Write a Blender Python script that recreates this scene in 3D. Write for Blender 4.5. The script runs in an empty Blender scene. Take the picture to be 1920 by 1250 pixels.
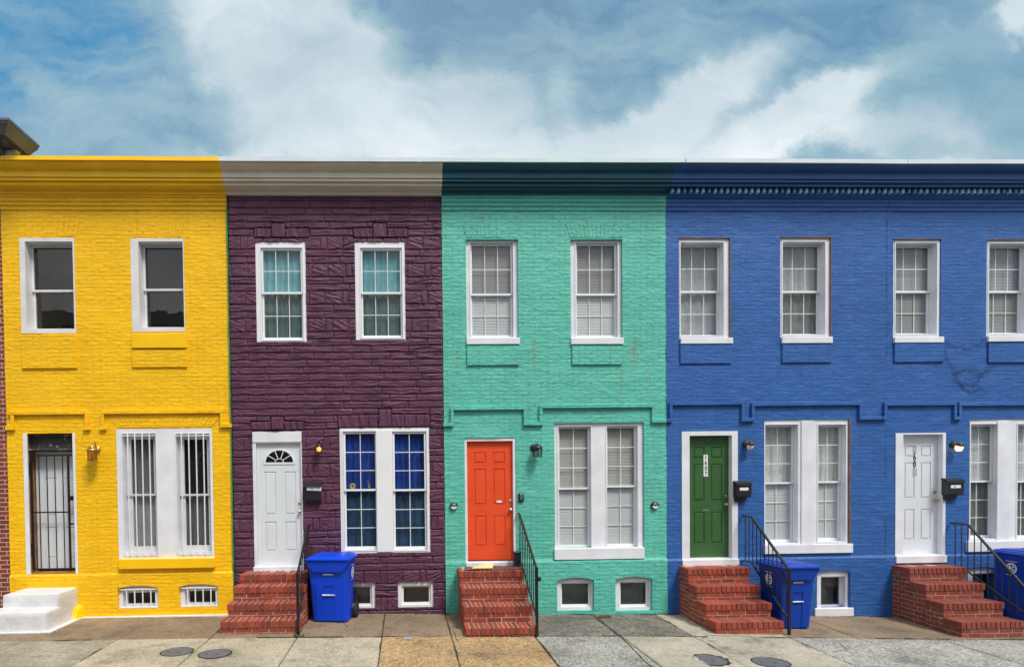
import bpy, math, random
import numpy as np
from mathutils import Matrix, Vector
random.seed(7); RNG = np.random.RandomState(11)
SC = bpy.context.scene; COL = SC.collection
# ------------------------------------------------------------------ camera
F, D, EYE = 1155.0, 10.5, 2.43           # focal length in photo px, distance to the facades, eye height
YAW, PITCH, ROLL = math.radians(1.8), math.radians(1.25), -0.012
fwd = Vector((math.sin(YAW)*math.cos(PITCH), math.cos(YAW)*math.cos(PITCH), -math.sin(PITCH)))
rt0 = Vector((math.cos(YAW), -math.sin(YAW), 0)); up0 = rt0.cross(fwd)
rt = rt0*math.cos(ROLL)+up0*math.sin(ROLL); up = up0*math.cos(ROLL)-rt0*math.sin(ROLL)
CAM = Vector((0, -D, EYE))
ny = Vector((0, 1, 0))
CX = 758-F*ny.dot(rt)/ny.dot(fwd); CY = 885+F*ny.dot(up)/ny.dot(fwd)   # principal point
def ray(px, py): return fwd*F+rt*(px-CX)+up*(CY-py)
def U(px, py, y=0.0):
    r = ray(px, py); t = (y-CAM.y)/r.y; p = CAM+r*t; return p.x, p.z
def UG(px, py, z=0.0):
    r = ray(px, py); t = (z-CAM.z)/r.z; p = CAM+r*t; return p.x, p.y
GXS, GZS = [-30, -12, -4, -1, 2.4, 4.5, 8.4, 14, 30], [.12, .08, .056, .03, -.032, -.082, -.20, -.34, -.6]
def G(x): return float(np.interp(x, GXS, GZS))      # the street falls gently to the right
def UGp(px, py, dz=0.):
    z = 0.
    for _ in range(8): x, y = UG(px, py, z+dz); z = G(x)
    return x, y
def R4(a, y=0.0):
    x0, y0, x1, y1 = a; xm, ym = (x0+x1)/2, (y0+y1)/2
    return U(x0, ym, y)[0], U(x1, ym, y)[0], U(xm, y1, y)[1], U(xm, y0, y)[1]
cd = bpy.data.cameras.new('camera'); cam = bpy.data.objects.new('camera', cd); COL.objects.link(cam)
cd.sensor_width = 36; cd.lens = F/1920*36; cd.clip_end = 3000; cd.clip_start = .05
cd.shift_x = -(CX-960)/1920; cd.shift_y = (CY-625)/1920
cam.matrix_world = Matrix(((rt.x, up.x, -fwd.x, CAM.x), (rt.y, up.y, -fwd.y, CAM.y), (rt.z, up.z, -fwd.z, CAM.z), (0, 0, 0, 1)))
SC.camera = cam
# ------------------------------------------------------------------ mesh helper
class MB:
    def __init__(s): s.v = []; s.f = []; s.m = []; s.cur = 0
    def add(s, vs, fs, mi=None):
        o = len(s.v); s.v += [tuple(p) for p in vs]; s.f += [tuple(i+o for i in f) for f in fs]
        s.m += [s.cur if mi is None else mi]*len(fs); return s
    def box(s, x0, x1, y0, y1, z0, z1, c=.003, M=None, mi=None):
        if x1 < x0: x0, x1 = x1, x0
        if y1 < y0: y0, y1 = y1, y0
        if z1 < z0: z0, z1 = z1, z0
        c = min(c, (x1-x0)*.45, (y1-y0)*.45, (z1-z0)*.45)
        X, Y, Z = (x0, x1), (y0, y1), (z0, z1); vs = []; id = {}
        if c <= 0:
            for i in (0, 1):
                for j in (0, 1):
                    for k in (0, 1): id[i, j, k] = len(vs); vs.append((X[i], Y[j], Z[k]))
            g = lambda *a: tuple(id[q] for q in a)
            fs = [g((0,0,0),(0,0,1),(0,1,1),(0,1,0)), g((1,0,0),(1,1,0),(1,1,1),(1,0,1)), g((0,0,0),(1,0,0),(1,0,1),(0,0,1)),
                  g((0,1,0),(0,1,1),(1,1,1),(1,1,0)), g((0,0,0),(0,1,0),(1,1,0),(1,0,0)), g((0,0,1),(1,0,1),(1,1,1),(0,1,1))]
        else:
            sg = (1, -1)
            for i in (0, 1):
                for j in (0, 1):
                    for k in (0, 1):
                        for a in range(3):
                            p = [X[i]+(c*sg[i] if a != 0 else 0), Y[j]+(c*sg[j] if a != 1 else 0), Z[k]+(c*sg[k] if a != 2 else 0)]
                            id[i, j, k, a] = len(vs); vs.append(p)
            fs = []
            def q(L, n):
                P = [Vector(vs[t]) for t in L]; nn = (P[1]-P[0]).cross(P[2]-P[0])
                fs.append(tuple(L) if nn.dot(Vector(n)) > 0 else tuple(reversed(L)))
            for a in range(3):
                b, d = [t for t in range(3) if t != a]
                for sa in (0, 1):
                    L = []
                    for sb, sd in ((0, 0), (1, 0), (1, 1), (0, 1)):
                        k = [0, 0, 0]; k[a] = sa; k[b] = sb; k[d] = sd; L.append(id[tuple(k)+(a,)])
                    n = [0, 0, 0]; n[a] = 1 if sa else -1; q(L, n)
                for sb in (0, 1):
                    for sd in (0, 1):
                        k0 = [0, 0, 0]; k0[b] = sb; k0[d] = sd; k1 = list(k0); k1[a] = 1
                        n = [0, 0, 0]; n[b] = 1 if sb else -1; n[d] = 1 if sd else -1
                        q([id[tuple(k0)+(b,)], id[tuple(k1)+(b,)], id[tuple(k1)+(d,)], id[tuple(k0)+(d,)]], n)
            for i in (0, 1):
                for j in (0, 1):
                    for k in (0, 1):
                        q([id[i, j, k, 0], id[i, j, k, 1], id[i, j, k, 2]], (2*i-1, 2*j-1, 2*k-1))
        if M is not None: vs = [M @ Vector(p) for p in vs]
        return s.add(vs, fs, mi)
    def tube(s, pts, r, n=8, cap=True, mi=None):
        pts = [Vector(p) for p in pts]; rr = r if isinstance(r, (list, tuple)) else [r]*len(pts); vs = []; fs = []
        for i, p in enumerate(pts):
            t = (pts[min(i+1, len(pts)-1)]-pts[max(i-1, 0)]).normalized()
            a = t.cross(Vector((0, 0, 1)) if abs(t.z) < .9 else Vector((1, 0, 0))).normalized(); b = t.cross(a)
            for k in range(n):
                an = 2*math.pi*k/n+math.pi/n; vs.append(p+(a*math.cos(an)+b*math.sin(an))*rr[i])
        for i in range(len(pts)-1):
            for k in range(n): fs.append((i*n+k, i*n+(k+1) % n, (i+1)*n+(k+1) % n, (i+1)*n+k))
        if cap: fs.append(tuple(range(n))); fs.append(tuple(reversed(range((len(pts)-1)*n, len(pts)*n))))
        return s.add(vs, fs, mi)
    def sq(s, a, b, w):   # square-section bar
        return s.tube([a, b], w*.7071, 4)
    def lathe(s, prof, M=None, n=20, mi=None):   # prof: (radius, height) about z
        vs = []; fs = []; M = M or Matrix()
        for r, h in prof:
            for k in range(n): vs.append(M @ Vector((r*math.cos(2*math.pi*k/n), r*math.sin(2*math.pi*k/n), h)))
        for i in range(len(prof)-1):
            for k in range(n): fs.append((i*n+k, i*n+(k+1) % n, (i+1)*n+(k+1) % n, (i+1)*n+k))
        fs.append(tuple(reversed(range(n)))); fs.append(tuple(range((len(prof)-1)*n, len(prof)*n)))
        return s.add(vs, fs, mi)
    def plate(s, x0, x1, z0, z1, holes, yf, yb, mi=None):   # board in the xz plane with rectangular holes
        xs = sorted({x0, x1, *[h[0] for h in holes], *[h[1] for h in holes]}); zs = sorted({z0, z1, *[h[2] for h in holes], *[h[3] for h in holes]})
        xs = [x for x in xs if x0-1e-6 <= x <= x1+1e-6]; zs = [z for z in zs if z0-1e-6 <= z <= z1+1e-6]
        def solid(i, k):
            if i < 0 or k < 0 or i >= len(xs)-1 or k >= len(zs)-1: return False
            cx, cz = (xs[i]+xs[i+1])/2, (zs[k]+zs[k+1])/2
            return not any(h[0] < cx < h[1] and h[2] < cz < h[3] for h in holes)
        for i in range(len(xs)-1):
            for k in range(len(zs)-1):
                if not solid(i, k): continue
                a, b, c, d = xs[i], xs[i+1], zs[k], zs[k+1]
                s.add([(a, yf, c), (b, yf, c), (b, yf, d), (a, yf, d)], [(0, 1, 2, 3)], mi)
                s.add([(a, yb, c), (b, yb, c), (b, yb, d), (a, yb, d)], [(3, 2, 1, 0)], mi)
                if not solid(i-1, k): s.add([(a, yf, c), (a, yf, d), (a, yb, d), (a, yb, c)], [(0, 1, 2, 3)], mi)
                if not solid(i+1, k): s.add([(b, yf, c), (b, yb, c), (b, yb, d), (b, yf, d)], [(0, 1, 2, 3)], mi)
                if not solid(i, k-1): s.add([(a, yf, c), (a, yb, c), (b, yb, c), (b, yf, c)], [(0, 1, 2, 3)], mi)
                if not solid(i, k+1): s.add([(a, yf, d), (b, yf, d), (b, yb, d), (a, yb, d)], [(0, 1, 2, 3)], mi)
        return s
    def extr(s, prof, x0, x1, mi=None):    # closed profile [(y,z)] extruded along x
        n = len(prof); vs = [(x0, y, z) for y, z in prof]+[(x1, y, z) for y, z in prof]
        fs = [(i, (i+1) % n, n+(i+1) % n, n+i) for i in range(n)]+[tuple(range(n)), tuple(reversed(range(n, 2*n)))]
        return s.add(vs, fs, mi)
    def build(s, name, mats, parent=None, smooth=False, loc=None, kind=None):
        me = bpy.data.meshes.new(name); off = Vector((0, 0, 0))
        if parent is not None: off = wloc(parent)
        base = Vector(loc) if loc is not None else off
        me.from_pydata([tuple(Vector(p)-base) for p in s.v], [], s.f)
        for m in (mats if isinstance(mats, (list, tuple)) else [mats]): me.materials.append(m)
        me.polygons.foreach_set('material_index', s.m)
        if smooth: me.polygons.foreach_set('use_smooth', [True]*len(s.f))
        me.update(); o = bpy.data.objects.new(name, me); COL.objects.link(o)
        if parent is not None: o.parent = parent
        o.location = base-off
        if kind: o['kind'] = kind
        return o
def wloc(o):
    v = Vector(o.location)
    while o.parent: o = o.parent; v += Vector(o.location)
    return v
def empty(name, loc, label, cat, group=None):
    o = bpy.data.objects.new(name, None); COL.objects.link(o); o.location = loc; o.empty_display_size = .1
    return tag(o, label, cat, group)
def tag(o, label, cat, group=None):
    o['label'] = label; o['category'] = cat
    if group: o['group'] = group
    return o
# ------------------------------------------------------------------ materials
def nd(t, k, **kw):
    n = t.nodes.new(k)
    for a, b in kw.items():
        if a.startswith('i_'): n.inputs[a[2:].replace('_', ' ')].default_value = b
        else: setattr(n, a, b)
    return n
def mat(name, col=(.8, .8, .8), rough=.5, metal=0., spec=.4, var=.08, vscale=3., bump=.0, bscale=40., dirt=0., dirtcol=(.12, .1, .08), emit=None, es=0):
    m = bpy.data.materials.new(name); m.use_nodes = True; t = m.node_tree; L = t.links.new
    p = t.nodes['Principled BSDF']; p.inputs['Roughness'].default_value = rough; p.inputs['Metallic'].default_value = metal
    p.inputs['Specular IOR Level'].default_value = spec
    tc = nd(t, 'ShaderNodeTexCoord'); n = nd(t, 'ShaderNodeTexNoise', i_Scale=vscale, i_Detail=6.); L(tc.outputs['Object'], n.inputs['Vector'])
    hs = nd(t, 'ShaderNodeMapRange', i_From_Min=.3, i_From_Max=.7, i_To_Min=1-var, i_To_Max=1+var); L(n.outputs[0], hs.inputs[0])
    mx = nd(t, 'ShaderNodeVectorMath', operation='SCALE'); mx.inputs[0].default_value = col; L(hs.outputs[0], mx.inputs['Scale'])
    c = mx.outputs[0]
    if dirt:
        n2 = nd(t, 'ShaderNodeTexNoise', i_Scale=vscale*4, i_Detail=8., i_Roughness=.7); L(tc.outputs['Object'], n2.inputs['Vector'])
        r = nd(t, 'ShaderNodeMapRange', i_From_Min=.56, i_From_Max=.72, i_To_Max=dirt); L(n2.outputs[0], r.inputs[0])
        k = nd(t, 'ShaderNodeMix', data_type='RGBA'); L(r.outputs[0], k.inputs[0]); L(c, k.inputs[6]); k.inputs[7].default_value = (*dirtcol, 1); c = k.outputs[2]
    L(c, p.inputs['Base Color'])
    if bump:
        n3 = nd(t, 'ShaderNodeTexNoise', i_Scale=bscale, i_Detail=5.); L(tc.outputs['Object'], n3.inputs['Vector'])
        b = nd(t, 'ShaderNodeBump', i_Distance=bump); L(n3.outputs[0], b.inputs['Height']); L(b.outputs[0], p.inputs['Normal'])
    if emit: p.inputs['Emission Color'].default_value = (*emit, 1); p.inputs['Emission Strength'].default_value = es
    return m
def mth(t, op, a, b=None, c=None, clamp=False):
    n = nd(t, 'ShaderNodeMath', operation=op, use_clamp=clamp)
    for i, q in enumerate((a, b, c)):
        if q is None: continue
        if isinstance(q, (int, float)): n.inputs[i].default_value = q
        else: t.links.new(q, n.inputs[i])
    return n.outputs[0]
def mixc(t, f, a, b, bt='MIX'):
    n = nd(t, 'ShaderNodeMix', data_type='RGBA', blend_type=bt)
    for i, q in ((0, f), (6, a), (7, b)):
        if isinstance(q, (int, float)): n.inputs[i].default_value = q
        elif isinstance(q, tuple): n.inputs[i].default_value = (*q, 1) if len(q) == 3 else q
        else: t.links.new(q, n.inputs[i])
    return n.outputs[2]
def painted_brick(name, col, joint=.006, chips=.3, chipcol=(.16, .07, .04), var=.1, stain=(.3, .13, .06), stains=(), rough=.45, lum=.004, dusty=0., jd=.12, streak=.28):
    m = bpy.data.materials.new(name); m.use_nodes = True; t = m.node_tree; L = t.links.new; p = t.nodes['Principled BSDF']
    p.inputs['Roughness'].default_value = rough; p.inputs['Specular IOR Level'].default_value = .35
    g = nd(t, 'ShaderNodeNewGeometry'); sx = nd(t, 'ShaderNodeSeparateXYZ'); L(g.outputs['Position'], sx.inputs[0])
    nz = nd(t, 'ShaderNodeTexNoise', i_Scale=7., i_Detail=4.); L(g.outputs['Position'], nz.inputs['Vector'])
    dz = mth(t, 'MULTIPLY', mth(t, 'SUBTRACT', nz.outputs[0], .5), .017)
    cb = nd(t, 'ShaderNodeCombineXYZ'); L(mth(t, 'ADD', sx.outputs[0], mth(t, 'MULTIPLY', dz, 2.)), cb.inputs[0]); L(mth(t, 'ADD', sx.outputs[2], dz), cb.inputs[1])
    br = nd(t, 'ShaderNodeTexBrick', i_Scale=1., i_Mortar_Size=.007, i_Mortar_Smooth=.6, i_Brick_Width=.215, i_Row_Height=.0677)
    br.inputs['Color1'].default_value = (0, 0, 0, 1); br.inputs['Color2'].default_value = (1, 1, 1, 1); br.inputs['Mortar'].default_value = (.5, .5, .5, 1)
    L(cb.outputs[0], br.inputs['Vector'])
    mk = nd(t, 'ShaderNodeTexNoise', i_Scale=2.2, i_Detail=5.); sc = nd(t, 'ShaderNodeVectorMath', operation='MULTIPLY'); sc.inputs[1].default_value = (.5, 1, 3.); L(g.outputs['Position'], sc.inputs[0]); L(sc.outputs[0], mk.inputs['Vector'])
    mask = nd(t, 'ShaderNodeMapRange', i_From_Min=.38, i_From_Max=.6); L(mk.outputs[0], mask.inputs[0])
    # lumpy paint, stretched along the courses
    n1 = nd(t, 'ShaderNodeTexNoise', i_Scale=1., i_Detail=7., i_Roughness=.62); s1 = nd(t, 'ShaderNodeVectorMath', operation='MULTIPLY'); s1.inputs[1].default_value = (9, 9, 26); L(g.outputs['Position'], s1.inputs[0]); L(s1.outputs[0], n1.inputs['Vector'])
    h = mth(t, 'MULTIPLY', mth(t, 'MULTIPLY', br.outputs['Fac'], -joint), mth(t, 'MULTIPLY_ADD', mask.outputs[0], .8, .2))
    h = mth(t, 'ADD', h, mth(t, 'MULTIPLY', br.outputs['Color'], joint*.5))
    h = mth(t, 'ADD', h, mth(t, 'MULTIPLY', n1.outputs[0], lum*2.2))
    bp = nd(t, 'ShaderNodeBump', i_Distance=1., i_Strength=1.); L(h, bp.inputs['Height']); L(bp.outputs[0], p.inputs['Normal'])
    n2 = nd(t, 'ShaderNodeTexNoise', i_Scale=.9, i_Detail=8., i_Roughness=.6); L(g.outputs['Position'], n2.inputs['Vector'])
    v = nd(t, 'ShaderNodeMapRange', i_From_Min=.3, i_From_Max=.7, i_To_Min=1-var, i_To_Max=1+var); L(n2.outputs[0], v.inputs[0])
    vb = mth(t, 'MULTIPLY', v.outputs[0], mth(t, 'MULTIPLY_ADD', br.outputs['Color'], .08, .96))
    c0 = nd(t, 'ShaderNodeVectorMath', operation='SCALE'); c0.inputs[0].default_value = col; L(vb, c0.inputs['Scale']); c = c0.outputs[0]
    # dirt held in the joints
    c = mixc(t, mth(t, 'MULTIPLY', mth(t, 'MULTIPLY', br.outputs['Fac'], mask.outputs[0]), jd), c, tuple(q*.32 for q in col))
    if dusty:
        n5 = nd(t, 'ShaderNodeTexNoise', i_Scale=1., i_Detail=8., i_Roughness=.7); s5 = nd(t, 'ShaderNodeVectorMath', operation='MULTIPLY'); s5.inputs[1].default_value = (2.5, 5, 14); L(g.outputs['Position'], s5.inputs[0]); L(s5.outputs[0], n5.inputs['Vector'])
        r5 = nd(t, 'ShaderNodeMapRange', i_From_Min=.5, i_From_Max=.75, i_To_Max=dusty); L(n5.outputs[0], r5.inputs[0]); c = mixc(t, r5.outputs[0], c, tuple(min(1, q*1.5+.06) for q in col))
    n4 = nd(t, 'ShaderNodeTexNoise', i_Scale=16., i_Detail=6., i_Roughness=.7); L(g.outputs['Position'], n4.inputs['Vector'])
    r4 = nd(t, 'ShaderNodeMapRange', i_From_Min=.7, i_From_Max=.73, i_To_Max=chips); L(n4.outputs[0], r4.inputs[0])
    c = mixc(t, r4.outputs[0], c, chipcol)
    for (x, z, w, hh) in [(a_, b_, c_*1.5, d_*1.1) for a_, b_, c_, d_ in stains]:     # rust runs
        dx = mth(t, 'DIVIDE', mth(t, 'ABSOLUTE', mth(t, 'SUBTRACT', mth(t, 'ADD', sx.outputs[0], mth(t, 'MULTIPLY', dz, 1.5)), x)), w)
        a = mth(t, 'SUBTRACT', 1., dx, clamp=True); zz = mth(t, 'DIVIDE', mth(t, 'SUBTRACT', z, sx.outputs[2]), hh)
        inr = mth(t, 'MULTIPLY', mth(t, 'GREATER_THAN', zz, 0.), mth(t, 'SUBTRACT', 1., zz, clamp=True))
        brk = nd(t, 'ShaderNodeMapRange', i_From_Min=.42, i_From_Max=.58); L(n1.outputs[0], brk.inputs[0])
        c = mixc(t, mth(t, 'MULTIPLY', mth(t, 'MULTIPLY', a, inr), mth(t, 'MULTIPLY', brk.outputs[0], .95)), c, stain)
    # rain streaks, and patches of newer and older paint
    n7 = nd(t, 'ShaderNodeTexNoise', i_Scale=1., i_Detail=7., i_Roughness=.65); s7 = nd(t, 'ShaderNodeVectorMath', operation='MULTIPLY'); s7.inputs[1].default_value = (11, 11, .55); L(g.outputs['Position'], s7.inputs[0]); L(s7.outputs[0], n7.inputs['Vector'])
    r7 = nd(t, 'ShaderNodeMapRange', i_From_Min=.52, i_From_Max=.74, i_To_Max=streak); L(n7.outputs[0], r7.inputs[0]); c = mixc(t, r7.outputs[0], c, tuple(q*.45+.01 for q in col))
    n8 = nd(t, 'ShaderNodeTexNoise', i_Scale=1.6, i_Detail=9., i_Roughness=.72); L(g.outputs['Position'], n8.inputs['Vector'])
    r8 = nd(t, 'ShaderNodeMapRange', i_From_Min=.55, i_From_Max=.60, i_To_Max=.13); L(n8.outputs[0], r8.inputs[0]); c = mixc(t, r8.outputs[0], c, tuple(min(1, q*.7+.15*(.3+q)) for q in col))
    L(c, p.inputs['Base Color']); return m
def island_mat(name, cols, rough=.8, bump=.0015, bscale=90., stain=.6, staincol=(.05, .035, .03)):
    m = bpy.data.materials.new(name); m.use_nodes = True; t = m.node_tree; L = t.links.new; p = t.nodes['Principled BSDF']; p.inputs['Roughness'].default_value = rough
    g = nd(t, 'ShaderNodeNewGeometry'); cr = nd(t, 'ShaderNodeValToRGB'); e = cr.color_ramp.elements
    e[0].position = 0; e[0].color = (*cols[0], 1); e[1].position = 1; e[1].color = (*cols[-1], 1)
    for i, c in enumerate(cols[1:-1]): q = e.new((i+1)/(len(cols)-1)); q.color = (*c, 1)
    L(g.outputs['Random Per Island'], cr.inputs[0])
    n = nd(t, 'ShaderNodeTexNoise', i_Scale=14., i_Detail=8., i_Roughness=.7); L(g.outputs['Position'], n.inputs['Vector'])
    r = nd(t, 'ShaderNodeMapRange', i_From_Min=.5, i_From_Max=.75, i_To_Max=stain); L(n.outputs[0], r.inputs[0])
    L(mixc(t, r.outputs[0], cr.outputs[0], staincol), p.inputs['Base Color'])
    n3 = nd(t, 'ShaderNodeTexNoise', i_Scale=bscale, i_Detail=5.); L(g.outputs['Position'], n3.inputs['Vector'])
    b = nd(t, 'ShaderNodeBump', i_Distance=bump); L(n3.outputs[0], b.inputs['Height']); L(b.outputs[0], p.inputs['Normal']); return m
def concrete(name, col_, agg=.3, aggcol=(.5, .48, .42), aggscale=45., dark=.3, bump=.003, moss=0.):
    col = tuple(q*1.15 for q in col_); m = bpy.data.materials.new(name); m.use_nodes = True; t = m.node_tree; L = t.links.new; p = t.nodes['Principled BSDF']; p.inputs['Roughness'].default_value = .85
    g = nd(t, 'ShaderNodeNewGeometry'); P = g.outputs['Position']
    n = nd(t, 'ShaderNodeTexNoise', i_Scale=2.2, i_Detail=9., i_Roughness=.65); L(P, n.inputs['Vector'])
    r = nd(t, 'ShaderNodeMapRange', i_From_Min=.35, i_From_Max=.68, i_To_Max=1.); L(n.outputs[0], r.inputs[0])
    c = mixc(t, r.outputs[0], tuple(q*(1-dark) for q in col), tuple(q*1.12 for q in col))
    ng = nd(t, 'ShaderNodeTexNoise', i_Scale=26., i_Detail=6., i_Roughness=.8); L(P, ng.inputs['Vector'])
    rg_ = nd(t, 'ShaderNodeMapRange', i_From_Min=.36, i_From_Max=.64, i_To_Min=1-.62*min(1, agg+.3), i_To_Max=1+.6*min(1, agg+.3)); L(ng.outputs[0], rg_.inputs[0])
    cs_ = nd(t, 'ShaderNodeVectorMath', operation='SCALE'); L(c, cs_.inputs[0]); L(rg_.outputs[0], cs_.inputs['Scale']); c = cs_.outputs[0]
    v = nd(t, 'ShaderNodeTexVoronoi', i_Scale=aggscale*.62); L(P, v.inputs['Vector'])
    n2 = nd(t, 'ShaderNodeTexNoise', i_Scale=5., i_Detail=5.); L(P, n2.inputs['Vector'])
    sp = nd(t, 'ShaderNodeMapRange', i_From_Min=.35, i_From_Max=.65); L(n2.outputs[0], sp.inputs[0])
    near = nd(t, 'ShaderNodeMapRange', i_From_Min=.45, i_From_Max=.3); L(v.outputs['Distance'], near.inputs[0])
    sv = nd(t, 'ShaderNodeSeparateColor'); L(v.outputs['Color'], sv.inputs[0])
    pick = mth(t, 'GREATER_THAN', sv.outputs[0], .45)
    f = mth(t, 'MULTIPLY', mth(t, 'MULTIPLY', near.outputs[0], pick), mth(t, 'MULTIPLY', sp.outputs[0], agg))
    c = mixc(t, f, c, aggcol)
    dk = mth(t, 'MULTIPLY', mth(t, 'MULTIPLY', mth(t, 'LESS_THAN', sv.outputs[1], .35), near.outputs[0]), agg*.75)
    c = mixc(t, dk, c, tuple(q*.22 for q in col))
    n4 = nd(t, 'ShaderNodeTexNoise', i_Scale=1.1, i_Detail=10., i_Roughness=.75); L(P, n4.inputs['Vector'])
    r4 = nd(t, 'ShaderNodeMapRange', i_From_Min=.50, i_From_Max=.62, i_To_Max=.62); L(n4.outputs[0], r4.inputs[0]); c = mixc(t, r4.outputs[0], c, (.035, .032, .026))
    if moss: c = mixc(t, mth(t, 'MULTIPLY', sp.outputs[0], moss), c, (.05, .05, .045))
    L(c, p.inputs['Base Color'])
    n3 = nd(t, 'ShaderNodeTexNoise', i_Scale=60., i_Detail=6.); L(P, n3.inputs['Vector'])
    h = mth(t, 'ADD', n3.outputs[0], mth(t, 'MULTIPLY', f, .8)); b = nd(t, 'ShaderNodeBump', i_Distance=bump); L(h, b.inputs['Height']); L(b.outputs[0], p.inputs['Normal']); return m
def glass(name, tint=(.85, .88, .9), refl=.09, rough=.01):
    m = bpy.data.materials.new(name); m.use_nodes = True; t = m.node_tree; L = t.links.new; t.nodes.remove(t.nodes['Principled BSDF'])
    tr = nd(t, 'ShaderNodeBsdfTransparent'); tr.inputs[0].default_value = (*tint, 1); gl = nd(t, 'ShaderNodeBsdfGlossy', i_Roughness=rough)
    tc = nd(t, 'ShaderNodeTexCoord'); n = nd(t, 'ShaderNodeTexNoise', i_Scale=2.5, i_Detail=2.); L(tc.outputs['Object'], n.inputs['Vector'])
    b = nd(t, 'ShaderNodeBump', i_Distance=.006, i_Strength=.35); L(n.outputs[0], b.inputs['Height']); L(b.outputs[0], gl.inputs['Normal'])
    lw = nd(t, 'ShaderNodeLayerWeight', i_Blend=.5); f = mth(t, 'MULTIPLY_ADD', mth(t, 'POWER', lw.outputs['Facing'], 4.), .7, refl, clamp=True)
    mx = nd(t, 'ShaderNodeMixShader'); L(f, mx.inputs[0]); L(tr.outputs[0], mx.inputs[1]); L(gl.outputs[0], mx.inputs[2]); L(mx.outputs[0], t.nodes['Material Output'].inputs[0]); return m
def cloth(name, col, trans=.4):
    m = bpy.data.materials.new(name); m.use_nodes = True; t = m.node_tree; L = t.links.new; t.nodes.remove(t.nodes['Principled BSDF'])
    a = nd(t, 'ShaderNodeBsdfDiffuse'); b = nd(t, 'ShaderNodeBsdfTranslucent'); tc = nd(t, 'ShaderNodeTexCoord'); n = nd(t, 'ShaderNodeTexNoise', i_Scale=9., i_Detail=5.); L(tc.outputs['Object'], n.inputs['Vector'])
    c = mixc(t, n.outputs[0], tuple(q*.8 for q in col), tuple(min(1, q*1.2) for q in col)); L(c, a.inputs[0]); L(c, b.inputs[0])
    mx = nd(t, 'ShaderNodeMixShader'); mx.inputs[0].default_value = trans; L(a.outputs[0], mx.inputs[1]); L(b.outputs[0], mx.inputs[2]); L(mx.outputs[0], t.nodes['Material Output'].inputs[0]); return m

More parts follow.
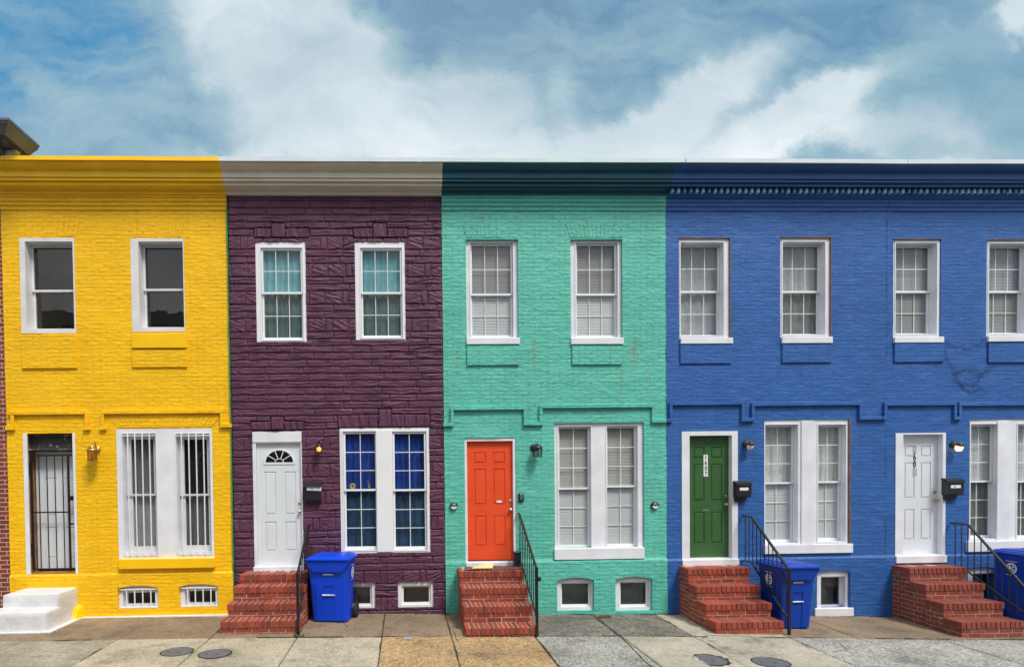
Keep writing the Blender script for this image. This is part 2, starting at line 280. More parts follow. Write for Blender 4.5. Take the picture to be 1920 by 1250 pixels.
C_Y = (.97, .55, .004); C_P = (.108, .040, .078); C_T = (.115, .53, .43); C_B = (.024, .112, .375)
ST = [U(857, 655)+(.03, .55), U(1000, 640)+(.035, .8), U(1190, 640)+(.06, .5), U(1218, 700)+(.02, .3), U(1165, 690)+(.03, .5), U(905, 405)+(.02, .15), U(1100, 412)+(.02, .4)]
M = dict(
 yellow=painted_brick('yellow_paint', C_Y, joint=.0075, jd=.06, chips=.25, chipcol=(.35, .13, .01), var=.06, streak=.15, lum=.0075),
 yellow_trim=mat('yellow_trim_paint', (.97, .575, .004), .4, var=.06, bump=.002, bscale=18, dirt=.12, dirtcol=(.3, .14, .02)),
 yellow_corn=mat('yellow_cornice_paint', (.93, .58, .006), .42, var=.08, bump=.002, bscale=12, dirt=.3, dirtcol=(.3, .15, .01)),
 purple_trim=mat('purple_stone_paint', C_P, .5, spec=.3, var=.22, vscale=2.5, bump=.004, bscale=30, dirt=.5, dirtcol=(.16, .075, .115)),
 teal=painted_brick('teal_paint', C_T, joint=.012, chips=.35, chipcol=(.09, .2, .14), var=.08, stains=ST, lum=.008),
 teal_trim=mat('teal_trim_paint', C_T, .45, var=.08, bump=.003, bscale=22, dirt=.2, dirtcol=(.07, .25, .18)),
 teal_corn=mat('dark_teal_cornice_paint', (.004, .085, .135), .42, var=.1, bump=.002, bscale=12, dirt=.3, dirtcol=(.01, .05, .07)),
 blue=painted_brick('blue_paint', C_B, joint=.004, jd=.05, chips=.35, chipcol=(.06, .12, .3), var=.1, lum=.0055, dusty=.55, rough=.5),
 blue_trim=mat('blue_trim_paint', C_B, .5, var=.1, bump=.003, bscale=22, dirt=.2, dirtcol=(.07, .17, .4)),
 blue_corn=mat('dark_blue_cornice_paint', (.016, .085, .27), .45, var=.12, bump=.002, bscale=12, dirt=.3, dirtcol=(.01, .04, .12)),
 cream=mat('cream_cornice_paint', (.66, .61, .50), .5, var=.08, bump=.002, bscale=12, dirt=.25, dirtcol=(.3, .25, .18)),
 white=mat('white_paint', (.76, .78, .85), .45, var=.09, bump=.0015, bscale=30, dirt=.3, dirtcol=(.5, .48, .44)),
 vinyl=mat('white_vinyl', (.82, .84, .88), .3, var=.03, dirt=.08, dirtcol=(.5, .48, .45)),
 muntin=mat('white_grille', (.74, .78, .78), .4, var=.03),
 oldwhite=mat('weathered_white_paint', (.72, .72, .74), .6, var=.1, bump=.003, bscale=20, dirt=.45, dirtcol=(.42, .36, .3)),
 whitewash=mat('whitewashed_masonry', (.66, .67, .70), .7, var=.08, bump=.012, bscale=12, dirt=.45, dirtcol=(.5, .46, .4)),
 glass=glass('window_glass', (.95, .97, .97), .06), dimglass=glass('dusty_window_glass', (.74, .76, .79), .07), screen=glass('window_glass_behind_insect_screen', (.66, .69, .69), .05),
 darkglass=glass('dark_window_glass', (.6, .65, .7), .10),
 blind_or_dark_board=mat('white_blind_slats', (.60, .63, .65), .6, var=.04), beige_blind=mat('beige_blind_slats', (.46, .45, .44), .6, var=.05),
 sheer=cloth('sheer_white_curtain', (.84, .88, .86), .3), tealcurt=cloth('pale_teal_curtain', (.20, .50, .58), .25), bluecurt=mat('royal_blue_curtain', (.002, .038, .26), .7, var=.35), darkcurt=mat('slate_blue_curtain', (.05, .12, .24), .8, var=.3),
 greengrey=cloth('grey_green_curtain', (.30, .42, .42), .25), palegrey=cloth('pale_grey_curtain', (.52, .55, .54), .25), greycurt=cloth('grey_curtain', (.46, .46, .47)),
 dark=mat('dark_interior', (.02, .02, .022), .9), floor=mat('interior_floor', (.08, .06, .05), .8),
 black=mat('black_iron', (.012, .012, .014), .4, spec=.5, var=.2, bump=.001, bscale=60, dirt=.3, dirtcol=(.06, .05, .05)),
 blackbox=mat('black_box_paint', (.014, .016, .02), .42, spec=.5),
 orange=mat('orange_door_paint', (.80, .088, .028), .4, dirt=.1, dirtcol=(.5, .08, .03), var=.07, bump=.0006, bscale=60),
 greendoor=mat('green_door_paint', (.042, .120, .038), .45, var=.1, bump=.0006, bscale=60, dirt=.1, dirtcol=(.06, .16, .05)),
 whitedoor=mat('white_door_paint', (.70, .75, .80), .4, var=.04, bump=.0006, bscale=50, dirt=.1, dirtcol=(.5, .5, .5)),
 brass=mat('brass', (.52, .40, .16), .3, metal=1., var=.15), chrome=mat('satin_nickel', (.6, .6, .6), .3, metal=1.),
 wood=mat('bare_wood', (.32, .16, .06), .7, var=.25, vscale=5, bump=.003, bscale=30), brownedge=mat('brown_caulk', (.22, .11, .05), .8, var=.3, vscale=12, bump=.004),
 blackrubber=mat('black_rubber', (.02, .02, .02), .7), metalcap=mat('white_metal_edge', (.62, .68, .74), .4, var=.06, dirt=.35, dirtcol=(.35, .42, .5)),
 metalcap2=mat('pale_green_metal_edge', (.55, .68, .68), .4, var=.08, dirt=.4, dirtcol=(.3, .4, .42)),
 roof=mat('roof_membrane', (.10, .10, .10), .9), turq=island_mat('turquoise_dentil_paint', [(.05, .2, .45), (.16, .5, .6), (.25, .65, .72), (.3, .7, .74)], .5, stain=.1),
 mortar=mat('mortar', (.44, .34, .27), .9, var=.35, bump=.003, bscale=60, dirt=.5, dirtcol=(.28, .15, .1)),
 mortar2=mat('brown_mortar', (.42, .29, .23), .9, var=.2, bump=.003, bscale=60, dirt=.4, dirtcol=(.15, .08, .06)),
 brick=island_mat('red_brick', [(.19, .038, .026), (.29, .050, .03), (.39, .072, .038), (.32, .058, .032), (.22, .058, .042)], staincol=(.12, .03, .02)),
 brick2=island_mat('brown_red_brick', [(.20, .045, .03), (.26, .055, .035), (.30, .07, .045), (.23, .06, .045)]),
 binblue=mat('blue_bin_plastic', (.003, .058, .68), .34, spec=.3, var=.06, bump=.0008, bscale=25, dirt=.12, dirtcol=(.03, .08, .45)),
 binblue2=mat('faded_blue_bin_plastic', (.004, .05, .40), .42, spec=.3, var=.06, bump=.0008, bscale=25, dirt=.15, dirtcol=(.03, .08, .35)),
 sticker_or_reflection=mat('white_print', (.8, .82, .85), .5, var=.03), ink=mat('black_print', (.01, .01, .01), .5), ghost=mat('grey_glue_patch', (.42, .42, .43), .8, var=.15, vscale=25),
 lit=mat('lit_bulb', (.9, .6, .2), .3, emit=(1, .55, .12), es=4.), lit2=mat('bright_lit_bulb', (1, .9, .6), .3, emit=(1, .66, .25), es=3.),
 frost=mat('clouded_lamp_glass', (.62, .66, .68), .2, spec=.6), amberglass=glass('amber_lamp_glass', (.85, .62, .3), .1), lampglass=glass('clear_lamp_glass', (.8, .85, .85), .12),
 iron=mat('iron_cover', (.16, .17, .19), .55, metal=.3, var=.15, vscale=12, bump=.002, bscale=50, dirt=.4, dirtcol=(.08, .08, .08)),
 crack=mat('dark_crack', (.03, .027, .022), .95), moss=mat('dirty_joint', (.06, .055, .04), .95),
 tape=mat('green_edge_paint', (.03, .30, .10), .6, var=.3, vscale=9), paper=mat('yellow_envelope', (.72, .60, .28), .7, bump=.002, bscale=20), matm=mat('brown_doormat', (.16, .07, .05), .95, bump=.004, bscale=80, var=.3, vscale=20),
 litter=mat('pale_blue_plastic_litter', (.35, .5, .7), .3), weed=mat('dry_grass', (.22, .17, .07), .8, var=.3), weedg=mat('green_weed', (.06, .11, .03), .8, var=.3), vine=mat('dead_vine_stem', (.04, .08, .14), .9),
)
# ------------------------------------------------------------------ noise on arrays
def vnoise(x, z, seed=0):
    xi = np.floor(x).astype(np.int64); zi = np.floor(z).astype(np.int64); fx = x-xi; fz = z-zi
    fx = fx*fx*(3-2*fx); fz = fz*fz*(3-2*fz)
    def h(a, b):
        n = (a*374761393+b*668265263+seed*974634533) & 0x7fffffff; n = ((n ^ (n >> 13))*1274126177) & 0x7fffffff
        return ((n ^ (n >> 16)) & 0xffff)/65535.
    return (h(xi, zi)*(1-fx)+h(xi+1, zi)*fx)*(1-fz)+(h(xi, zi+1)*(1-fx)+h(xi+1, zi+1)*fx)*fz
def fbm(x, z, seed=0, o=4):
    s = 0; a = .5
    for i in range(o): s = s+a*vnoise(x*2**i, z*2**i, seed+i*17); a *= .5
    return s
DEEP = 9.0
def wall(parent, x0, x1, z0, z1, holes, step, hf, m, extra_z=()):
    xs = {x0, x1}; zs = {z0, z1}; zs.update(extra_z)
    for h in holes: xs.update((h['x0'], h['x1'])); zs.update((h['z0'], h['z1']))
    def fill(S, a, b):
        S = sorted(q for q in S if a-1e-6 <= q <= b+1e-6); o = [S[0]]
        for p, q in zip(S, S[1:]):
            n = max(1, int(math.ceil((q-p)/step))); o += [p+(q-p)*(i+1)/n for i in range(n)]
        return np.array(o)
    X = fill(xs, x0, x1); Z = fill(zs, z0, z1); XX, ZZ = np.meshgrid(X, Z); Y = -hf(XX, ZZ); Z2 = ZZ.copy()
    for h in holes:
        if h.get('arch'):
            u = (XX-h['x0'])/(h['x1']-h['x0']); ins = (u >= -1e-6) & (u <= 1+1e-6) & (ZZ >= h['z1']-1e-6) & (ZZ <= h['z1']+.25)
            Z2 += np.where(ins, h['arch']*(1-(2*u-1)**2)*(1-(ZZ-h['z1'])/.25), 0)
    nx = len(X); V = np.stack([XX, Y, Z2], -1).reshape(-1, 3)
    xc = (X[:-1]+X[1:])/2; zc = (Z[:-1]+Z[1:])/2; CXX, CZZ = np.meshgrid(xc, zc); keep = np.ones(CXX.shape, bool)
    for h in holes: keep &= ~((CXX > h['x0']) & (CXX < h['x1']) & (CZZ > h['z0']) & (CZZ < h['z1']))
    J, I = np.nonzero(keep); a = J*nx+I; Fq = np.stack([a, a+1, a+nx+1, a+nx], -1)
    V = V.tolist(); Fq = Fq.tolist(); nsm = len(Fq)
    G = lambda i, j: V[j*nx+i]
    for h in holes:
        i0 = int(np.argmin(abs(X-h['x0']))); i1 = int(np.argmin(abs(X-h['x1']))); j0 = int(np.argmin(abs(Z-h['z0']))); j1 = int(np.argmin(abs(Z-h['z1'])))
        loop = [(i, j0) for i in range(i0, i1)]+[(i1, j) for j in range(j0, j1)]+[(i, j1) for i in range(i1, i0, -1)]+[(i0, j) for j in range(j1, j0, -1)]
        d = h.get('depth', .3)
        for p, q in zip(loop, loop[1:]+loop[:1]):
            A = G(*p); B = G(*q); o = len(V); V += [list(A), list(B), [B[0], d, B[2]], [A[0], d, A[2]]]; Fq.append([o, o+1, o+2, o+3])
    e = .004; o = len(V)
    for xx in (x0+e, x1-e):
        o = len(V); V += [[xx, 0, z0], [xx, DEEP, z0], [xx, DEEP, z1], [xx, 0, z1]]; Fq.append([o, o+1, o+2, o+3])
    o = len(V); V += [[x0+e, DEEP, z0], [x1-e, DEEP, z0], [x1-e, DEEP, z1], [x0+e, DEEP, z1]]; Fq.append([o, o+1, o+2, o+3])
    off = wloc(parent); me = bpy.data.meshes.new('wall'); me.from_pydata([(p[0]-off.x, p[1]-off.y, p[2]-off.z) for p in V], [], Fq)
    me.materials.append(m); sm = [True]*nsm+[False]*(len(Fq)-nsm); me.polygons.foreach_set('use_smooth', sm); me.update()
    ob = bpy.data.objects.new('wall', me); COL.objects.link(ob); ob.parent = parent; return ob
# ------------------------------------------------------------------ windows and doors
def blindmesh(x0, x1, z0, z1, y, pitch=.026, tear=None):
    b = MB(); n = int((z1-z0)/pitch)
    for i in range(n):
        z = z0+i*pitch; s = random.uniform(-.002, .002)
        b.add([(x0, y-.0035, z+s*.5), (x1, y-.0035, z+s*.5), (x1, y+.0035, z+pitch*.97), (x0, y+.0035, z+pitch*.97)], [(0, 1, 2, 3)])
    return b
def curtainmesh(x0, x1, z0, z1, y, folds=7, amp=.02, seed=1):
    b = MB(); nx, nz = 40, 14; vs = []; fs = []
    r = random.Random(seed); ph = [r.uniform(0, 6.3) for _ in range(4)]
    for j in range(nz+1):
        for i in range(nx+1):
            u = i/nx; v = j/nz; a = amp*(math.sin(u*folds*6.28+ph[0]+math.sin(v*3+ph[1])*.8)+.5*math.sin(u*folds*11+ph[2]-v*2)+.6*math.sin(v*9+u*4+ph[3])*(1-v))
            vs.append((x0+(x1-x0)*u, y+a, z0+(z1-z0)*v))
    for j in range(nz):
        for i in range(nx): a = j*(nx+1)+i; fs.append((a, a+1, a+nx+2, a+nx+1))
    b.add(vs, fs); return b
def window(house, outer, lights, y0, ys, splitpx, cols, rows, frame='white', sash='vinyl', sw=.04, inside='blind_or_dark_board', gl=('glass', 'glass'), depth=.1, sill=None, bars=None, mull=None, name='window', label=None, opn=None, beyond=0.03, low_in=None, seed=0, mw=.013):
    """outer: casing rect (photo px at the facade); lights: sash rects (px at depth ys); y0 casing front, ys sash front"""
    X0, X1, Z0, Z1 = R4(outer)
    H = []
    for l in lights: H.append(R4(l, ys))
    b = MB(); b.plate(X0+.002, X1-.002, Z0+.002, Z1-.002, [(h[0]-.004, h[1]+.004, h[2]-.004, h[3]+.004) for h in H], y0, ys+.09)
    if mull: # proud flat pilaster between the two lights
        a = R4(mull, y0-.02); b.box(a[0], a[1], y0-.022, y0+.002, a[2], a[3], .004)
    # stepped inner bead
    for h in (H if frame != 'oldwhite' else []):
        b.plate(h[0]-.022, h[1]+.022, h[2]-.022, h[3]+.022, [(h[0]-.0035, h[1]+.0035, h[2]-.0035, h[3]+.0035)], y0-.008, y0+.003)
    w = b.build(name, M[frame], house)
    if label: w['label'] = label
    for k, h in enumerate(H):
        a0, a1, c0, c1 = h; sp = U((lights[k][0]+lights[k][2])/2, splitpx if not isinstance(splitpx, (list, tuple)) else splitpx[k], ys)[1]
        for part, (q0, q1, yy) in (('upper', (sp-.018, c1, ys)), ('lower', (c0, sp+.016, ys+.034))):
            s = MB(); bw = sw*(1.5 if part == 'lower' else 1.); tw = .034
            gx0, gx1, gz0, gz1 = a0+sw, a1-sw, q0+(bw if part == 'lower' else tw), q1-(sw if part == 'upper' else tw)
            s.plate(a0, a1, q0, q1, [(gx0, gx1, gz0, gz1)], yy, yy+.032)
            so = s.build('sash', M[sash], w)
            if cols*rows > 1:
                g = MB()
                for i in range(1, cols): x = gx0+(gx1-gx0)*i/cols; g.box(x-mw/2, x+mw/2, yy+.009, yy+.017, gz0-.004, gz1+.004, .002)
                for j in range(1, rows): z = gz0+(gz1-gz0)*j/rows; g.box(gx0-.004, gx1+.004, yy+.010, yy+.0165, z-mw/2, z+mw/2, .002)
                g.build('muntins', M['muntin'], w)
            p = MB(); yg = yy+(.02 if gl[0 if part == 'upper' else 1] == 'glass' else .006)
            yg = yy+.02; p.add([(gx0-.005, yg, gz0-.005), (gx1+.005, yg, gz0-.005), (gx1+.005, yg, gz1+.005), (gx0-.005, yg, gz1+.005)], [(0, 1, 2, 3)])
            p.build('pane', M[gl[0 if part == 'upper' else 1]], w)
            kind = inside if part == 'upper' or low_in is None else low_in
            kind = kind[k] if isinstance(kind, (list, tuple)) else kind
            yb = ys+.034+beyond
            zz0, zz1 = (sp, c1+.03) if part == 'upper' else (c0-.03, sp)
            if kind in ('blind_or_dark_board', 'beige_blind'):
                blindmesh(a0-.02, a1+.02, zz0, zz1, yb).build('blind_or_dark_board', M[kind], w)
            elif kind: curtainmesh(a0-.03, a1+.03, zz0, zz1, yb+.03, seed=seed*7+k, folds=random.uniform(4, 8), amp=.012 if kind != 'sheer' else .008).build('curtain_or_dark_sheet', M[kind], w, smooth=True)  # kind dark is a near-black sheet painting the shade of the room
    if sill:
        ysl = min(y0-.05, -.04); a = R4(sill, ysl); s = MB(); s.box(a[0], a[1], ysl, y0+.05, a[2], a[3], .006); s.build('sill', M['white' if frame != 'yellow_trim' else frame], w)
    if bars:
        n, yb = bars; s = MB()
        for h in H:
            a0, a1 = h[0]+.01, h[1]-.01
            for i in range(n): x = a0+(a1-a0)*(i+.7)/(n+.4); s.box(x-.009, x+.009, yb-.009, yb+.009, h[2]-.005, h[3]+.005, .003)
            for z in (h[2]+.03, h[3]-.03): s.box(a0-.012, a1+.012, yb-.004, yb+.013, z-.008, z+.008, .003)
        s.build('security_bars', M['white'], w)
    if opn is not None: opn.append(dict(x0=X0, x1=X1, z0=Z0, z1=Z1))
    return w
def basement(house, outer, light, opn, y0=.05, ys=.11, arch=0., bars=0, frame='white', sillpx=None, deep=.0):
    X0, X1, Z0, Z1 = R4(outer); h = R4(light, ys)
    b = MB(); b.plate(X0+.002, X1-.002, Z0+.002, Z1-.002, [(h[0], h[1], h[2], h[3])], y0, ys+.05)
    if arch: # filler board that follows the arch above the frame
        n = 14; vs = []
        for i in range(n+1):
            u = i/n; x = X0+.003+(X1-X0-.006)*u; z = Z1+arch*(1-(2*u-1)**2)-.002; vs += [(x, y0+.012, Z1-.004), (x, y0+.012, max(z, Z1-.003))]
        b.add(vs, [(2*i, 2*i+2, 2*i+3, 2*i+1) for i in range(n)])
    w = b.build('basement_window', M[frame], house)
    s = MB(); g = .035; s.plate(h[0]+.001, h[1]-.001, h[2]+.001, h[3]-.001, [(h[0]+g, h[1]-g, h[2]+g, h[3]-g)], ys+.005, ys+.04); s.build('sash', M['vinyl'], w)
    p = MB(); p.add([(h[0]+g-.004, ys+.022, h[2]+g-.004), (h[1]-g+.004, ys+.022, h[2]+g-.004), (h[1]-g+.004, ys+.022, h[3]-g+.004), (h[0]+g-.004, ys+.022, h[3]-g+.004)], [(0, 1, 2, 3)]); p.build('pane', M['screen'], w)
    q = MB(); q.box(h[0], h[1], ys+.2, ys+.22, h[2]-.02, h[3]+.02, 0); q.build('blind_or_dark_board', M['greycurt'] if not bars else M['dark'], w)  # behind bars, a near-black board paints the darkness of the unlit room
    if bars:
        s = MB()
        for i in range(bars): x = X0+(X1-X0)*(i+1)/(bars+1); s.box(x-.009, x+.009, y0-.035, y0-.017, Z0+.012, Z1-.012, .003)
        s.box(X0+.01, X1-.01, y0-.04, y0-.012, Z0+.006, Z0+.03, .003); s.box(X0+.01, X1-.01, y0-.04, y0-.012, Z1-.03, Z1-.006, .003)
        s.build('security_bars', M['white'], w)
    if sillpx: a = R4(sillpx, y0-.05); s = MB(); s.box(a[0], a[1], -.05, y0+.03, a[2], a[3], .008); s.build('sill', M['white'], w)
    opn.append(dict(x0=X0, x1=X1, z0=Z0, z1=Z1, arch=arch)); return w
SIX = [(.16, .42, .82, .91), (.58, .84, .82, .91), (.16, .42, .47, .77), (.58, .84, .47, .77), (.16, .42, .12, .375), (.58, .84, .12, .375)]
FOUR = [(.17, .42, .42, .77), (.62, .87, .42, .77), (.17, .42, .12, .36), (.62, .87, .12, .36)]
def door_slab(house, a, y, m, panels, fan=False, label=None):
    x0, x1, z0, z1 = a; W = x1-x0; Hh = z1-z0; b = MB()
    P = [(x0+W*p[0], x0+W*p[1], z0+Hh*p[2], z0+Hh*p[3]) for p in panels]; fh = None
    b.plate(x0, x1, z0, z1, P, y, y+.012); b.box(x0+.001, x1-.001, y+.0121, y+.045, z0+.001, z1-.001, 0)
    for p in P: b.box(p[0]+.018, p[1]-.018, y+.001, y+.013, p[2]+.018, p[3]-.018, .010)
    d = b.build('door', M[m], house)
    if label: d['label'] = label
    if fan:
        cx, cz, r = x0+W*.51, z0+Hh*.845, W*.31; s = MB()
        def arcpts(r, n=20): return [(cx+r*math.cos(math.pi*i/n), cz+r*math.sin(math.pi*i/n)*.88) for i in range(n+1)]
        o = arcpts(r+.035); i_ = arcpts(r); n = len(o); vs = []
        for (a_, b_) in zip(o, i_): vs += [(a_[0], y-.010, a_[1]), (b_[0], y-.010, b_[1]), (a_[0], y, a_[1]), (b_[0], y, b_[1])]
        fs = []
        for k in range(n-1): fs += [(4*k, 4*k+4, 4*k+5, 4*k+1), (4*k, 4*k+2, 4*k+6, 4*k+4), (4*k+1, 4*k+5, 4*k+7, 4*k+3)]
        s.add(vs, fs); s.box(cx-r-.035, cx+r+.035, y-.010, y, cz-.035, cz, .002)
        for an in (36, 72, 108, 144):
            c, q = math.cos(math.radians(an)), math.sin(math.radians(an))*.88; s.tube([(cx+c*r*.28, y-.006, cz+q*r*.28), (cx+c*r, y-.006, cz+q*r)], .009, 4)
        s.tube([(cx+.3*r*math.cos(math.pi*i/10), y-.006, cz+.26*r*math.sin(math.pi*i/10)) for i in range(11)], .009, 4); s.build('fanlight_frame', M['white'], d)
        p = MB(); pts = arcpts(r); p.add([(cx, y-.004, cz)]+[(q[0], y-.004, q[1]) for q in pts], [(0, k+1, k+2) for k in range(len(pts)-1)]); p.build('fanlight_glass', mat('black_glass', (.01, .01, .012), .08, spec=.6), d)
    return d
def knob(d, x, y, z, m='chrome', r=.028):
    Mx = Matrix.Translation((x, y, z)) @ Matrix.Rotation(math.pi/2, 4, 'X')
    MB().lathe([(r*1.1, 0), (r*1.1, .006), (r*.45, .012), (r*.4, .03), (r*.85, .038), (r, .052), (r*.8, .064), (.001, .068)], Mx, 16).build('handle', M[m], d, True)
def dead(d, x, y, z, m='chrome', r=.024):
    Mx = Matrix.Translation((x, y, z)) @ Matrix.Rotation(math.pi/2, 4, 'X')
    MB().lathe([(r*1.15, 0), (r*1.15, .008), (r*.8, .014), (.001, .015)], Mx, 16).build('lock', M[m], d, True)
def textmesh(s, size, M4, m, parent, name, width=1.):
    cu = bpy.data.curves.new('t', 'FONT'); cu.body = s; cu.size = size; cu.extrude = .0012; cu.align_x = 'CENTER'; cu.align_y = 'CENTER'; cu.offset = size*.012
    o = bpy.data.objects.new('t', cu); COL.objects.link(o); bpy.context.view_layer.update()
    me = bpy.data.meshes.new_from_object(o.evaluated_get(bpy.context.evaluated_depsgraph_get())); bpy.data.objects.remove(o); bpy.data.curves.remove(cu)
    me.transform(Matrix.Translation(-wloc(parent)) @ M4 @ Matrix.Diagonal((width, 1, 1, 1))); me.materials.clear(); me.materials.append(m)
    q = bpy.data.objects.new(name, me); COL.objects.link(q); q.parent = parent; return q
UPR = Matrix.Rotation(math.pi/2, 4, 'X')
# ------------------------------------------------------------------ cornice
ZT = U(1040, 296.5, -.42)[1]      # top of the cornices
def zpx(py, y): return U(1040, py, y)[1]
def wext(b, pr, x0, x1, amp, seed):      # profile extruded with the slight sag of old work
    n = max(2, int((x1-x0)/.25)); m = len(pr); vs = []
    for i in range(n+1):
        x = x0+(x1-x0)*i/n
        for k, (y, z) in enumerate(pr): q_ = float(fbm(np.array([x*1.3]), np.array([z*4.+k*.3]), seed+9)[0])-.47; s_ = float(fbm(np.array([x*.6]), np.array([3.3]), 77)[0])-.47; vs.append((x, y+q_*amp*2, z+q_*amp*1.5+s_*amp*3))
    b.add(vs, [(i*m+k, i*m+(k+1) % m, (i+1)*m+(k+1) % m, (i+1)*m+k) for i in range(n) for k in range(m)]+[tuple(range(m)), tuple(reversed(range(n*m, (n+1)*m)))])
def cornice(house, x0, x1, m, capm, cap=None, corbels=None, dent=False):
    b = MB()
    pr = [(-.40, zpx(305, -.40)), (-.395, zpx(309, -.395)), (-.36, zpx(314, -.36)), (-.315, zpx(319, -.315)), (-.275, zpx(323, -.275)), (-.27, zpx(326.5, -.27)), (-.285, zpx(327, -.285)),
          (-.285, zpx(334.5, -.285)), (-.262, zpx(335, -.262)), (-.262, zpx(337, -.262)), (-.272, zpx(337.5, -.272)), (-.272, zpx(340, -.272)), (-.225, zpx(343, -.225)), (-.215, zpx(344, -.215)), (-.222, zpx(344.3, -.222)), (-.222, zpx(349, -.222))]
    if dent: pr += [(-.12, zpx(349.5, -.12)), (-.11, zpx(362, -.11)), (-.09, zpx(366, -.09)), (-.06, zpx(372, -.06))]
    else: pr += [(-.17, zpx(350, -.17)), (-.12, zpx(353, -.12)), (-.085, zpx(358, -.085)), (-.075, zpx(361, -.075)), (-.08, zpx(361.5, -.08)), (-.08, zpx(365.5, -.08))]
    pr += [(.05, pr[-1][1]), (.05, pr[0][1])]
    wext(b, pr, x0, x1, .003, 3); c = b.build('cornice', M[m], house)
    q = MB(); ca, cb = cap or (x0, x1); zc = zpx(305, -.40)
    xx = ca+.002
    while xx < cb-.01:   # lengths of metal edging with small laps
        xe = min(xx+2.44, cb-.002); dd_ = random.uniform(0, .004); wext(q, [(-.425-dd_, ZT), (-.43-dd_, zc-.004), (-.40, zc-.004), (-.40, zc+.001), (.10, zc+.001), (.10, ZT+.02)], xx, xe-.002, .006, int(xx*10)); xx = xe
    q.build('roof_edge', M[capm], c)
    if dent:
        k = MB(); n = int((x1-x0)/.1035); za, zb = zpx(360.5, -.16), zpx(352, -.16)
        for i in range(n):
            x = x0+(i+.5)*(x1-x0)/n; k.box(x-.021, x+.021, -.165, -.10, za, zb, .003)
        k.build('dentil_row', M['turq'], c)
    if corbels:
        k = MB(); ys = [371, 379, 387, 395]; dd = [.062, .046, .031, .016]; top = pr[-3][1] if not dent else zpx(372, -.06)
        zt = pr[-3][1]
        for i, (py, d) in enumerate(zip(ys, dd)):
            z = zpx(py, -d)
            if z >= zt: continue
            k.box(x0+.003, x1-.003, -d, .02, z, zt-.001 if i else zt-.001, .003); zt = z
        k.build('brick_corbel_courses', M[corbels], house)
    return c
def mould(house, segs, m, t=.062, proud=.05):
    b = MB()
    for (ax, ay, bx, by) in segs:
        (x0, z0), (x1, z1) = U(ax, ay, -proud), U(bx, by, -proud)
        if abs(ax-bx) > abs(ay-by): zm = (z0+z1)/2; b.box(x0, x1, -proud, .01, zm, zm+t, .006)
        else: xm = (x0+x1)/2; b.box(xm, xm+t*.85, -proud+.002, .01, min(z0, z1), max(z0, z1)+t*.5, .006)
    return b.build('drip_moulding', m if not isinstance(m, str) else M[m], house)
def panel(house, px, m, proud=.03, bot=True):
    a = R4(px, -proud); b = MB(); b.box(a[0], a[1], -proud, .01, a[2], a[3], .004); return b.build('sill_panel', M[m], house)
def voussoirs(house, cx, pxw, y0, y1, m, n=15):
    b = MB(); (xa, zt), (xb, zb) = U(cx-pxw/2, y0), U(cx+pxw/2, y1); w = xb-xa
    for i in range(n):
        t0, t1 = i/n, (i+1)/n; f = .18
        def X(t, top): return xa+w*t+(t-.5)*w*f*(1 if top else 0)
        g = .0025; pr = .004+random.uniform(0, .006); v = [(X(t0, 0)+g, -pr, zb+.01), (X(t1, 0)-g, -pr, zb+.01), (X(t1, 1)-g, -pr, zt), (X(t0, 1)+g, -pr, zt)]
        v += [(p[0], .01, p[2]) for p in v]; b.add(v, [(0, 1, 2, 3), (0, 4, 5, 1), (1, 5, 6, 2), (2, 6, 7, 3), (3, 7, 4, 0)])
    return b.build('flat_arch', M[m], house)
def shell(house, x0, x1):
    zr = ZT-.12; b = MB(); b.box(x0+.01, x1-.01, .01, DEEP, zr-.02, zr, 0); b.build('roof', M['roof'], house)
    f = MB(); f.box(x0+.02, x1-.02, .33, DEEP-.02, 3.45, 3.6, 0); f.box(x0+.02, x1-.02, .33, DEEP-.02, .8, .88, 0); f.box(x0+.02, x1-.02, 2.6, 2.7, .9, 3.4, 0); f.box(x0+.02, x1-.02, 2.6, 2.7, 3.62, 7.2, 0); f.build('interior', M['floor'], house)
# ================================================================== HOUSES
def plinthf(zpl, proud=.028, amp=.008, seed=1):
    def f(x, z):
        h = (fbm(x*1.7, z*1.7, seed)-.5)*amp*2+(fbm(x*7, z*16, seed+5)-.5)*amp*1.2
        return h+np.where(z < zpl, proud, 0.)
    return f
def bx(px): return (U(px[0], px[1])[0]+U(px[2], px[3])[0])/2
XB = [bx((3, 480, 20, 1080)), bx((426, 400, 441, 1140)), bx((828, 400, 836, 1140)), bx((1247, 400, 1252, 1140)), U(1662, 700)[0]]
XB.append(XB[-1]+XB[-1]-XB[-2]-.02)
WB = -.42
def hole(px, **k): a = R4(px); return dict(x0=a[0], x1=a[1], z0=a[2], z1=a[3], **k)
